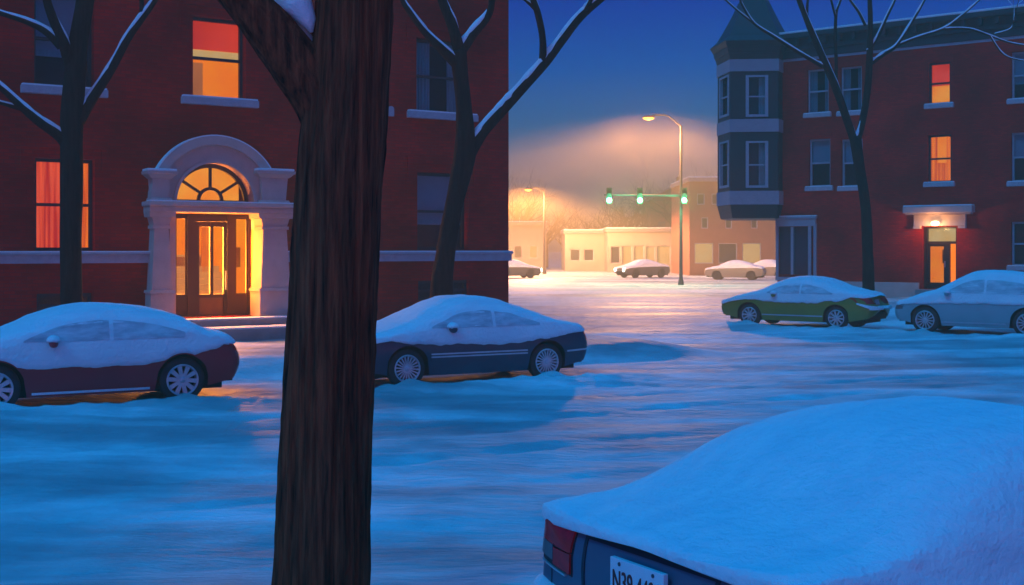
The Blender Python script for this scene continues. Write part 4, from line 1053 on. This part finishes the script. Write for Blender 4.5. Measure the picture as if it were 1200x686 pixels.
# ------------------------------------------------------------------ trees
def snow_rings(q, pts, rad):
    """snow lying along the upper side of a leaning limb"""
    P, Rr = [], []
    for i, p in enumerate(pts):
        t_ = (pts[min(i + 1, len(pts) - 1)] - pts[max(i - 1, 0)]).normalized()
        up = Vector((0, 0, 1)) - t_ * t_.z; s_ = up.length
        if s_ < .12: s_ = .12
        up.normalize()
        k = min(1, max(.0, (s_ - .22) / .35)) ** .7
        P.append(p + up * rad[i] * .74); Rr.append(max(.002, (rad[i] * .66 + .008) * k * (1 + .3 * fbm(p.x * 3, p.z * 3, p.y))))
    q.tube(P, Rr, 7)
def refine(pts, rads, n=4, jit=.0, seed=0):
    out, ro = [], []; m = len(pts)
    for i in range(m - 1):
        p0 = pts[max(i - 1, 0)]; p1 = pts[i]; p2 = pts[i + 1]; p3 = pts[min(i + 2, m - 1)]
        for k in range(n):
            t_ = k / n; v = .5 * ((2 * p1) + (p2 - p0) * t_ + (2 * p0 - 5 * p1 + 4 * p2 - p3) * t_**2 + (3 * p1 - p0 - 3 * p2 + p3) * t_**3)
            out.append(v); ro.append(rads[i] * (1 - t_) + rads[i + 1] * t_)
    out.append(pts[-1]); ro.append(rads[-1])
    if jit: out = [p + Vector((fbm(p.z * 2, i * .3 + seed, 1), fbm(p.z * 2, i * .3 + seed, 7), 0)) * jit * (1 if 0 < i else 0) for i, p in enumerate(out)]
    return out, ro
def grow(q, sn, p, d, r, L, lev, rng, snowy=True):
    """recursive twigs"""
    n = 5; pts = [p]; rad = [r]; dd = d.copy()
    for i in range(n):
        dd = (dd + Vector((rng.uniform(-.18, .18), rng.uniform(-.18, .18), rng.uniform(-.08, .16)))).normalized()
        pts.append(pts[-1] + dd * L / n); rad.append(r * (1 - .6 * (i + 1) / n))
    q.tube(pts, rad, 6 if lev > 1 else 4)
    if snowy and r > .006: snow_rings(sn, pts, rad)
    if lev <= 0: return
    for k in range(rng.choice((2, 3))):
        i = rng.randint(2, n); a = rng.uniform(0, 2 * PI); side = dd.orthogonal().normalized(); side.rotate(Matrix.Rotation(a, 3, dd))
        nd = (dd * .75 + side * rng.uniform(.45, .8) + Vector((0, 0, .15))).normalized()
        grow(q, sn, pts[i], nd, rad[i] * .72, L * rng.uniform(.6, .82), lev - 1, rng, snowy)
def street_tree(label, base_px, d, trunk, limbs, m, seed, depth_j=1.0, group='bare snow-dusted street trees', sides=16, lev=3):
    """trunk, limbs: lists of (px, py, width_px, depth offset) measured at the tree's distance d"""
    rng = random.Random(seed)
    b = at(base_px, 0, d); gz = ground_h(b.x, b.y)
    t_ = thing('street_tree', label, 'tree', (b.x, b.y, gz), 0, group); O_ = Vector((b.x, b.y, gz))
    def conv(L):
        P = []; Rr = []
        for (x, y, w, dz) in L:
            p = at(x, y, d + dz); P.append(p - O_); Rr.append(w / 2 / F * (d + dz))
        return P, Rr
    q = MB(); P, Rr = conv(trunk); 
    P.insert(0, Vector((P[0].x + .02, P[0].y, -.15))); Rr.insert(0, Rr[0] * 1.25)
    P, Rr = refine(P, Rr, 6)
    def bd(p, an, dv, r): return 1 + .06 * noise.noise((math.cos(an) * 2.2, math.sin(an) * 2.2, p.z * 1.1 + seed)) + .05 * noise.noise((math.cos(an) * 7, math.sin(an) * 7, p.z * 1.2))
    q.tube(P, Rr, sides, disp=bd); q.build('trunk', m, t_, True)
    q = MB(); sn = MB(); anysn = False
    snow_rings(sn, P, Rr)
    for L in limbs:
        Pl, Rl = conv(L); e_d = (Pl[-1] - Pl[-2]).normalized()
        Pl, Rl = refine(Pl, Rl, 5, .0, seed)
        q.tube(Pl, Rl, 10, disp=bd); snow_rings(sn, Pl, Rl)
        # snow lodged in the crotch
        if Rl[0] > .02:
            i = min(4, len(Pl) - 1); t0 = (Pl[i] - Pl[0]).normalized(); up = (Vector((0, 0, 1)) - t0 * t0.z)
            if up.length > .2:
                up.normalize(); c = Pl[2] + up * Rl[2] * 1.15
                sn.tube([Pl[3] + up * Rl[3] * .9 , c, Pl[1] + up * Rl[1] * 1.2], [Rl[3] * .35, Rl[2] * .62, Rl[1] * .55], 8)
        if lev: 
            for _ in range(2): grow(q, sn, Pl[-1], (e_d + Vector((rng.uniform(-.4, .4), rng.uniform(-.4, .4), .2))).normalized(), Rl[-1] * .8, rng.uniform(1.2, 1.8), lev, rng)
    q.build('crown', m, t_, True); sn.build('branch_snow', carsnow, t_, True)
    return t_

# big trunk close by
d0 = 7.6
def big_tree():
    rng = random.Random(3); b = at(375, 0, d0)
    t_ = thing('street_tree', 'massive dark furrowed tree trunk standing in the foreground', 'tree', (b.x, b.y, ground_h(b.x, b.y)), 0, 'bare snow-dusted street trees')
    O_ = Vector((b.x, b.y, ground_h(b.x, b.y)))
    tr = [(374, 735, 126, 0), (377, 686, 107, 0), (383, 500, 100, 0), (391, 340, 97, 0), (396, 240, 96, 0), (402, 170, 95, 0), (409, 90, 90, 0), (415, 0, 86, 0), (420, -90, 80, 0), (428, -220, 66, .1)]
    def bd(p, an, dv, r):
        c, s_ = math.cos(an), math.sin(an); z = p.z + O_.z
        tw = z * .10
        c2, s2 = math.cos(an + tw), math.sin(an + tw)
        f_ = 1 - abs(noise.noise((c2 * 5.2, s2 * 5.2, z * .75))) * 2.0
        g = 1 - abs(noise.noise((c2 * 11, s2 * 11, z * 1.4 + 5))) * 2.0
        return 1 + .085 * f_ + .045 * g + .02 * noise.noise((c * 1.3, s_ * 1.3, z * .8)) - .04
    def conv(L): return [at(x, y, d0 + dz) - O_ for x, y, w, dz in L], [w / 2 / F * (d0 + dz) for x, y, w, dz in L]
    P, Rr = conv(tr); P, Rr = refine(P, Rr, 28)
    q = MB(); q.tube(P, Rr, 170, disp=bd); q.build('trunk', barkb, t_, True)
    q = MB(); sn = MB()
    limbs = [[(398, 175, 62, .05), (378, 118, 64, .0), (350, 78, 62, -.05), (318, 36, 56, -.1), (288, 0, 50, -.15), (250, -46, 44, -.2), (215, -110, 34, -.2)],
             [(430, -210, 50, 0), (470, -300, 40, .1), (500, -400, 30, .2)], [(426, -180, 44, 0), (390, -290, 34, -.1), (370, -380, 26, -.2)]]
    for i, L in enumerate(limbs):
        P, Rr = conv(L); e_d = (P[-1] - P[-2]).normalized(); P, Rr = refine(P, Rr, 14)
        q.tube(P, Rr, 72, disp=bd)
        if i == 0: snow_rings(sn, P[26:], [r * .8 for r in Rr[26:]])
        for _ in range(3): grow(q, sn, P[-1], (e_d + Vector((rng.uniform(-.5, .5), rng.uniform(-.5, .5), .2))).normalized(), Rr[-1] * .7, 1.3, 3, rng)
    q.build('crown', barkb, t_, True)
    # snow packed in the fork
    w_ = MB(); pts2 = [at(365, 38, d0 - .12), at(362, 26, d0 - .12), at(352, 10, d0 - .12), at(340, -8, d0 - .12)]
    w_.tube([p - O_ for p in pts2], [.012, .05, .085, .13], 12)
    w_.build('fork_snow', carsnow, t_, True)
    sn.build('branch_snow', carsnow, t_, True)
big_tree()

street_tree('dark bare tree in front of the lit red-curtained window', 84, 21.5,
    [(84, 372, 25, 0), (83, 300, 24, 0), (84, 200, 25, 0), (84, 150, 27, 0), (87, 100, 25, 0), (92, 50, 22, 0), (100, 0, 20, 0), (106, -60, 17, 0)],
    [[(84, 178, 16, 0), (70, 160, 13, -.1), (45, 142, 11, -.3), (22, 122, 9, -.4), (-4, 98, 7, -.5), (-40, 70, 5, -.5)],
     [(26, 128, 6, -.3), (12, 124, 5, -.3), (-6, 119, 4, -.4)],
     [(92, 142, 16, 0), (108, 116, 12, .1), (130, 82, 10, .2), (150, 45, 9, .3), (166, 22, 8, .4), (184, -4, 6, .5), (200, -40, 5, .5)],
     [(166, 22, 6, .4), (166, 0, 5, .4), (163, -30, 4, .4)],
     [(84, 80, 16, 0), (75, 52, 13, -.2), (62, 22, 11, -.3), (54, -4, 9, -.4), (48, -50, 7, -.4)],
     [(72, 55, 11, -.2), (55, 38, 9, -.3), (32, 26, 7, -.4), (2, 16, 6, -.5), (-30, 4, 4, -.5)],
     [(110, -8, 9, 0), (118, -12, 8, .1), (126, -40, 5, .2)]],
    bark, 11)
street_tree('leaning dark tree behind the navy sedan, forking before the crimson building corner', 520, 23.5,
    [(517, 345, 27, 0), (522, 300, 23, 0), (530, 250, 21, 0), (540, 205, 24, 0), (545, 175, 26, 0), (544, 130, 19, 0), (540, 90, 18, 0), (537, 60, 20, 0)],
    [[(548, 185, 16, 0), (566, 155, 14, .1), (590, 128, 13, .2), (615, 100, 12, .3), (640, 72, 12, .4), (658, 48, 11, .5), (680, 20, 10, .6), (708, -4, 8, .7), (740, -30, 5, .8)],
     [(636, 76, 10, .4), (636, 45, 8, .3), (630, 15, 8, .3), (622, -10, 7, .2), (614, -60, 5, .2)],
     [(686, 12, 6, .6), (694, -4, 5, .6), (700, -30, 4, .6)], [(630, 14, 5, .3), (620, 4, 4, .3), (606, -8, 3, .3)],
     [(538, 78, 14, 0), (520, 60, 11, -.2), (498, 38, 8, -.3), (480, 14, 7, -.4), (470, -4, 6, -.4), (455, -50, 4, -.4)],
     [(540, 66, 15, 0), (530, 30, 13, -.1), (518, 0, 11, -.1), (505, -50, 8, -.2)],
     [(540, 60, 14, 0), (556, 38, 11, .1), (572, 18, 9, .2), (577, -4, 8, .2), (582, -60, 5, .2)]],
    bark, 12)
street_tree('slim dark V-forked tree behind the olive sedan, before the right brick building', 1018, 39.5,
    [(1018, 348, 15, 0), (1017, 300, 13, 0), (1014, 240, 12, 0), (1007, 195, 12, 0), (1002, 160, 14, 0)],
    [[(1003, 172, 9, 0), (994, 145, 9, -.2), (980, 105, 9, -.4), (965, 70, 8, -.5), (952, 40, 7, -.6), (942, 15, 6, -.6), (935, -5, 6, -.6), (925, -50, 4, -.6)],
     [(1002, 172, 9, 0), (1010, 145, 8, .2), (1016, 110, 8, .3), (1019, 70, 8, .3), (1020, 30, 6, .3), (1019, -4, 5, .3), (1016, -60, 4, .3)],
     [(964, 78, 5, -.5), (950, 70, 4.5, -.6), (930, 58, 4, -.7), (905, 42, 3.5, -.8), (884, 28, 3, -.9), (872, 10, 2.6, -1), (866, -4, 2.4, -1), (860, -30, 2, -1)],
     [(884, 28, 2.6, -.9), (866, 14, 2.2, -1), (848, -2, 2, -1), (830, -20, 1.5, -1)],
     [(978, 108, 5, -.4), (980, 80, 4, -.2), (979, 45, 4, 0), (980, 15, 3.5, .1), (986, -4, 3, .2), (992, -40, 2, .3)],
     [(946, 26, 3, -.6), (946, 8, 3, -.5), (948, -10, 2.5, -.5)],
     [(979, 20, 2.5, 0), (974, 0, 2.5, -.1), (970, -20, 2, -.1)],
     [(1019, 76, 5.5, .3), (1035, 64, 5, .5), (1050, 54, 4, .6), (1066, 30, 3.5, .8), (1078, 10, 3, .9), (1088, -8, 2.5, 1)],
     [(1018, 60, 5, .3), (1028, 44, 4, .4), (1040, 18, 3.5, .5), (1050, -4, 3, .6), (1060, -40, 2, .7)],
     [(1050, 54, 3.5, .6), (1075, 44, 3, .8), (1105, 34, 2.8, 1), (1125, 20, 2.4, 1.1), (1148, 0, 2, 1.2)],
     [(1105, 34, 2.6, 1), (1135, 34, 2.4, 1.1), (1160, 42, 2.2, 1.2), (1182, 50, 2, 1.3), (1206, 54, 1.6, 1.4)],
     [(1160, 42, 2, 1.2), (1172, 60, 1.8, 1.2), (1184, 68, 1.5, 1.2), (1204, 72, 1.2, 1.3)],
     [(1166, 40, 1.8, 1.2), (1184, 34, 1.5, 1.3), (1188, 24, 1.2, 1.3)],
     [(1014, 30, 3.5, .3), (1006, 14, 3, .2), (996, 0, 2.5, .1), (990, -14, 2, 0)],
     [(1020, 28, 3, .3), (1019, 5, 3, .3), (1024, -20, 2.4, .3)]],
    bark, 13, sides=12)

# ------------------------------------------------------------------ beyond the junction
sodium = emat('sodium_lens', (1, .42, .04), (1, .50, .06), 2.2, 1)
def street_lamp(label, px_pole, px_lamp, py_lamp, d, hp, power):
    b = at(px_pole, 300, d); l = at(px_lamp, py_lamp, d)
    t_ = thing('street_lamp', label, 'street lamp', (b.x, b.y, 0), 0, 'lit street lamps at the junction')
    lx, lz = l.x - b.x, l.z; s_ = 1 if lx > 0 else -1
    q = MB(); q.tube([(0, 0, 0), (0, 0, .35)], [.20, .16], 12); q.tube([(0, 0, .35), (0, 0, hp)], [.12, .075], 12); q.build('pole', pole_m, t_, 'auto')
    q = MB(); pts = [(0, 0, hp - .05), (lx * .10, 0, hp + .12), (lx * .4, 0, lz + .10), (lx * .75, 0, lz + .16), (lx * .9, 0, lz + .12)]; P, Rr = refine([Vector(p) for p in pts], [.05] * 5, 4); q.tube(P, Rr, 8); q.build('arm', pole_m, t_, True)
    q = MB(); q.lathe([(.001, .16), (.12, .13), (.22, .06), (.26, 0)], (0, 0, 0), 'z', 20)
    for v in q.bm.verts: v.co = Vector((v.co.x * 1.7 + lx, v.co.y, v.co.z + lz))
    h_ = q.build('lamp_head', pole_m, t_, True)
    q = MB(); q.lathe([(.25, -.005), (.20, -.09), (.10, -.15), (.001, -.17)], (0, 0, 0), 'z', 20)
    for v in q.bm.verts: v.co = Vector((v.co.x * 1.6 + lx, v.co.y, v.co.z + lz))
    q.build('lamp_lens', sodium, h_, True)
    sl = bpy.data.lights.new('lamp_light', 'SPOT'); sl.energy = power; sl.color = (1, .42, .17); sl.spot_size = R(169); sl.spot_blend = .30; sl.shadow_soft_size = 1.0
    sl.use_nodes = True; t2 = sl.node_tree; em = t2.nodes['Emission']     # the lens throws more light outwards than straight down
    tc2 = N(t2, 'ShaderNodeTexCoord'); sp2 = N(t2, 'ShaderNodeSeparateXYZ'); t2.links.new(tc2.outputs['Normal'], sp2.inputs[0])
    def mm(op, a, b):
        n = N(t2, 'ShaderNodeMath', operation=op)
        for i, v in enumerate((a, b)):
            if v is None: continue
            if isinstance(v, (int, float)): n.inputs[i].default_value = v
            else: t2.links.new(v, n.inputs[i])
        return n.outputs[0]
    ab = mm('MAXIMUM', mm('ABSOLUTE', sp2.outputs[2], None), .20)
    t2.links.new(mm('MULTIPLY', mm('POWER', mm('DIVIDE', 1.0, ab), 1.5), .20), em.inputs['Strength'])
    so_ = bpy.data.objects.new('lamp_light', sl); COL.objects.link(so_); so_.parent = t_; so_.location = (lx, 0, lz - .3)
    plamp('lamp_glow', (lx, -.1, lz - .3), power * .014, (1, .34, .05), .3, t_)
    return t_
street_lamp('tall lit street lamp whose pole carries the green traffic signals', 798, 760, 138, 78, 10.4, 56000)
street_lamp('farther lit street lamp seen against the hazy trees, left of the junction', 638, 619, 222, 112, 7.6, 120000)
# traffic signals on their arm
b = at(798, 300, 78)
def sig_local(px, py): p = at(px, py, 77.6); return p
ma = thing('signal_arm', 'pale steel arm reaching left from the lamp pole, holding the traffic signals', 'signal arm', (b.x, b.y - .3, 0))
L0 = at(708, 230, 77.7).x - b.x; zA = at(750, 229.5, 77.7).z
q = MB(); q.tube([(L0, 0, zA + .05), (-.1, 0, zA)], [.05, .085], 10); q.tube([(-.1, 0, zA), (.45, 0, zA)], .05, 8); q.build('arm', pole_m, ma, True)
q = MB(); q.lathe([(.15, -.15), (.15, .15)], (0, .15, zA), 'z', 14); q.build('clamp', pole_m, ma, True)
greenl = emat('green_lens', (.05, 1.0, .40), (.2, 1.0, .5), 40, 1)
housing = mat('signal_housing', (.06, .06, .03), .6, var=(.04, .04, .02), vscale=4)
for i, (px, lab_) in enumerate(((714, 'green traffic signal at the far left tip of the arm'), (750, 'green traffic signal at the middle of the arm'), (802, 'green traffic signal beside the lamp pole'))):
    p = at(px, 232.5, 77.2)
    t_ = thing('traffic_signal', lab_, 'traffic signal', (p.x, p.y, p.z - .30), 0, 'green traffic signals')
    q = MB(); q.box(-.17, .17, .0, .24, -.05, .98, .03); q.build('housing', housing, t_)
    for k in range(3):
        zc = .80 - .31 * k
        q = MB(); q.lathe([(.001, -.03), (.12, -.022), (.165, 0)], (0, -.004, zc), 'y', 16); q.build('lens', greenl if k == 2 else under, t_, True)
        q = MB(); n = 12
        for j in range(n):
            a0, a1 = PI * j / n - .1, PI * (j + 1) / n - .1
            q.poly([(.135 * math.cos(a0), 0, zc + .135 * math.sin(a0)), (.135 * math.cos(a1), 0, zc + .135 * math.sin(a1)), (.135 * math.cos(a1), -.2, zc + .135 * math.sin(a1)), (.135 * math.cos(a0), -.2, zc + .135 * math.sin(a0))])
        q.build('visor', housing, t_)
    g = plamp('signal_light', (0, -.45, .18), 520, (.08, 1, .45), .12, t_)

# far buildings
def far_building(label, px0, px1, pytop, d, wins, wallm, depth=12, roofm=None, cat='building', base=0, yaw=0, name='shop_building', canopy=None):
    a = at(px0, 300, d); bb = at(px1, 300, d); h = at(0, pytop, d).z; Wd = bb.x - a.x
    t_ = thing(name, label, cat, (a.x, d, 0), yaw)
    holes = []
    for (x0, y0, x1, y1, k) in wins:
        p, q_ = at(x0, y1, d), at(x1, y0, d); holes.append((p.x - a.x, q_.x - a.x, max(p.z, .1), q_.z, k))
    mb = MB(); wall_with_holes(mb, 0, Wd, -.1, h, [h_[:4] for h_ in holes], .25)
    mb.poly([(0, 0, -.1), (0, depth, -.1), (0, depth, h), (0, 0, h)]); mb.poly([(Wd, 0, -.1), (Wd, depth, -.1), (Wd, depth, h), (Wd, 0, h)]); mb.poly([(0, depth, -.1), (Wd, depth, -.1), (Wd, depth, h), (0, depth, h)])
    mb.build('wall', wallm, t_)
    r_ = MB().box(-.15, Wd + .15, -.2, depth, h, h + .35, .02).build('roof', roofm or concrete, t_)
    MB().box(-.1, Wd + .1, -.15, depth - .1, h + .348, h + .46, .03).build('roof_snow', snow, r_)
    for (x0, x1, z0, z1, k) in holes:
        q = MB(); fw = .08
        q.box(x0, x0 + fw, .12, .2, z0, z1); q.box(x1 - fw, x1, .12, .2, z0, z1); q.box(x0 + fw, x1 - fw, .12, .2, z0, z0 + fw); q.box(x0 + fw, x1 - fw, .12, .2, z1 - fw, z1)
        w_ = q.build('window', psash, t_)
        MB().box(x0 + .02, x1 - .02, .155, .165, z0 + .02, z1 - .02).build('pane', glass, w_)
        MB().box(x0, x1, .24, .25, z0, z1).build('room', lit_warmwhite if k else dark, w_)
    return t_, a, h, Wd
far_brick = mat('far_brick', (.24, .10, .07), .85, var=(.18, .07, .05), vscale=2)
pale_wall = mat('pale_stucco', (.30, .28, .25), .85, var=(.24, .22, .20), vscale=1)
far_building('long low pale shop with a lit glass front across the junction', 712, 812, 272, 122,
    [(716, 289, 727, 309, 0), (729, 288, 741, 310, 1), (743, 288, 755, 310, 1), (757, 289, 768, 314, 1), (770, 288, 786, 310, 1), (788, 289, 806, 309, 0)], pale_wall)
far_building('lower pale annex joined to the left side of the lit shop', 662, 711, 274, 126, [(668, 292, 680, 306, 0), (684, 292, 696, 306, 0)], pale_wall, depth=9)
far_building('two-storey orange brick corner shop in the haze behind the turret', 808, 925, 213, 106,
    [(817, 227, 826, 240, 0), (834, 227, 843, 240, 0), (851, 227, 860, 240, 0), (868, 227, 877, 240, 0), (885, 227, 894, 240, 0), (822, 255, 830, 268, 0), (850, 255, 858, 268, 0), (880, 255, 888, 268, 0),
     (814, 285, 836, 309, 1), (842, 285, 864, 309, 0), (870, 285, 892, 309, 1)], far_brick)
far_building('small hazy flat-roofed building at the far left of the junction', 560, 640, 264, 134, [(602, 288, 612, 303, 0), (620, 288, 630, 303, 1)], pale_wall, depth=9)
# gabled house behind the shop
hb_ = thing('gabled_house', 'hazy gabled house rising behind the low lit shop', 'house', (at(762, 300, 150).x, 150, 0))
q = MB(); w_ = at(812, 300, 150).x - at(762, 300, 150).x; he = at(0, 236, 150).z; hr = at(0, 214, 150).z
q.box(0, w_, 0, 9, 0, he); q.build('wall', far_brick, hb_)
q = MB(); q.prism([(-.4, he + .003), (w_ + .4, he + .003), (w_ / 2 + 1.2, hr)], -.3, 9.3); rr_ = q.build('roof', slate, hb_)
MB().box(w_ * .7, w_ * .7 + .6, 3, 3.6, he, hr + .9).build('chimney', far_brick, rr_)
for k in range(2):
    x = 1.0 + k * 2.2; wq = MB().box(x, x + .9, -.05, -.003, 4.2, 5.8).build('window', dark, hb_)
# far bare trees
def far_tree_mesh(seed, H):
    rng = random.Random(seed); q = MB(); sn = MB(); tr = MB()
    tr.tube([(0, 0, -.1), (.05, 0, H * .2), (0, .05, H * .42)], [.22, .16, .11], 8)
    for k in range(15):
        a = 2 * PI * k / 7.5 + rng.random(); z = H * rng.uniform(.18, .42)
        d_ = Vector((math.cos(a) * .75, math.sin(a) * .75, rng.uniform(.5, 1.2))).normalized()
        grow(q, sn, Vector((0, 0, z)), d_, .12, H * .27, 4, rng, False)
    return tr, q
protos = []
def far_tree(label, px, d, pytop, proto=None, rz=0):
    b = at(px, 300, d); H = at(0, pytop, d).z
    t_ = thing('bare_tree', label, 'tree', (b.x, b.y, 0), rz, 'hazy bare trees beyond the junction')
    return t_, H
base_H = 9.0
tr0, q0 = far_tree_mesh(5, base_H); t0_, H_ = far_tree('hazy bare tree standing just left of the far street lamp', 608, 140, 200)
tr0.build('trunk', farbark, t0_); q0.build('crown', farbark, t0_); t0_.scale = (H_ / base_H * 1.1,) * 3
tr1, q1 = far_tree_mesh(8, base_H); t1_, H_ = far_tree('round bare tree rising above the leftmost green signal', 737, 158, 200)
tr1.build('trunk', farbark, t1_); q1.build('crown', farbark, t1_); t1_.scale = (H_ / base_H,) * 3
specs = [('tall bare tree right behind the brick corner shop roof', 800, 145, 186, 1), ('bare tree half hidden by the dark turret', 832, 140, 188, 0), ('broad bare tree just left of the tall lamp pole', 776, 160, 198, 0),
         ('low bare tree above the annex roof', 690, 150, 234, 1), ('low bare tree left of the annex', 664, 155, 238, 0), ('bare tree behind the far street lamp pole', 640, 150, 226, 1), ('low bare tree above the lit shop', 716, 150, 228, 0), ('faint bare tree hard against the crimson building corner', 594, 152, 208, 1),
         ('far bare tree directly behind the tall lamp pole', 788, 172, 205, 1), ('faint low bare tree below the signal arm', 752, 152, 226, 0)]
for i, (lab_, px, d, pt, k) in enumerate(specs):
    c = copy_tree((t0_, t1_)[k]); b = at(px, 300, d); H_ = at(0, pt, d).z
    c.location = (b.x, b.y, 0); c.rotation_euler = (0, 0, i * 1.1 + .6); s_ = H_ / base_H; c.scale = (s_ * random.uniform(1.1, 1.4), s_ * 1.2, s_ * 1.02); c['label'] = lab_

# far cars in the warm fog
def small_car(label, px, py, yaw, paint, lights=False):
    d = ground_d(py); x = (px - CX) / F * d
    C = Car(4.5, 1.78, top2, bel2, (1.3, -1.3), .33, .2, .98, 1.0, 9, win=(-1.2, .7), thick=.05)
    t_ = thing('distant_car', label, 'car', (x, d, 0), yaw, 'cars beyond the junction')
    C.h = 2.2
    C.loft(lambda x: C.ring(x, 6, 9), None, 'body', paint, t_, (.10, .12), step=.12)
    C.loft(lambda x: C.snow_ring(x, 3, 9, 0), None, 'snow_cover', carsnow, t_, (.08, .09), step=.12)
    q = MB(); q.box(-2.1, 2.1, -.66, .66, .2, .7); q.build('underbody', under, t_)
    for sd_ in (1, -1):
        for xw in C.xw:
            q = MB(); q.lathe([(.001, 0), (.2, 0), (.22, .01), (.33, .0), (.33, -.2), (.001, -.2)], (0, 0, 0), 'y', 20)
            if sd_ < 0:
                for v in q.bm.verts: v.co.y *= -1
            q.build('wheel', rubber, t_, 'auto', (xw, sd_ * .87, .33))
    if lights:
        for s_ in (.6, -.6):
            q = MB(); q.lathe([(.001, .03), (.10, .02), (.14, 0)], (0, 0, 0), 'z', 14)
            for v in q.bm.verts: v.co = Vector((v.co.z + 2.33, v.co.x + s_, v.co.y + .66))
            q.build('headlight', emat('headlamp', (1, .85, .6), (1, .9, .7), 25, 1), t_, True)
        sl = bpy.data.lights.new('headlight_beam', 'SPOT'); sl.energy = 2500; sl.color = (1, .82, .55); sl.spot_size = R(50); sl.spot_blend = .6; sl.shadow_soft_size = .15
        so_ = bpy.data.objects.new('headlight_beam', sl); COL.objects.link(so_); so_.parent = t_; so_.location = (2.5, 0, .68); so_.rotation_euler = (R(88), 0, R(-90))
    return t_
dgrey = mat('dark_grey_paint', (.10, .10, .10), .4, var=(.08, .08, .08), vscale=2); tan_p = mat('tan_paint', (.25, .22, .18), .4, var=(.22, .19, .16), vscale=2)
small_car('dark grey car with headlights on crossing the hazy junction', 753, 325.5, PI + R(30), dgrey, True)
small_car('pale car parked in the glow just left of the turret wall', 862, 328, PI - R(20), tan_p)
small_car('second pale car, partly behind the display window corner', 900, 326, PI - R(34), tan_p, True)
small_car('car with bright headlights emerging beside the crimson building', 600, 326, R(20), dgrey, True)
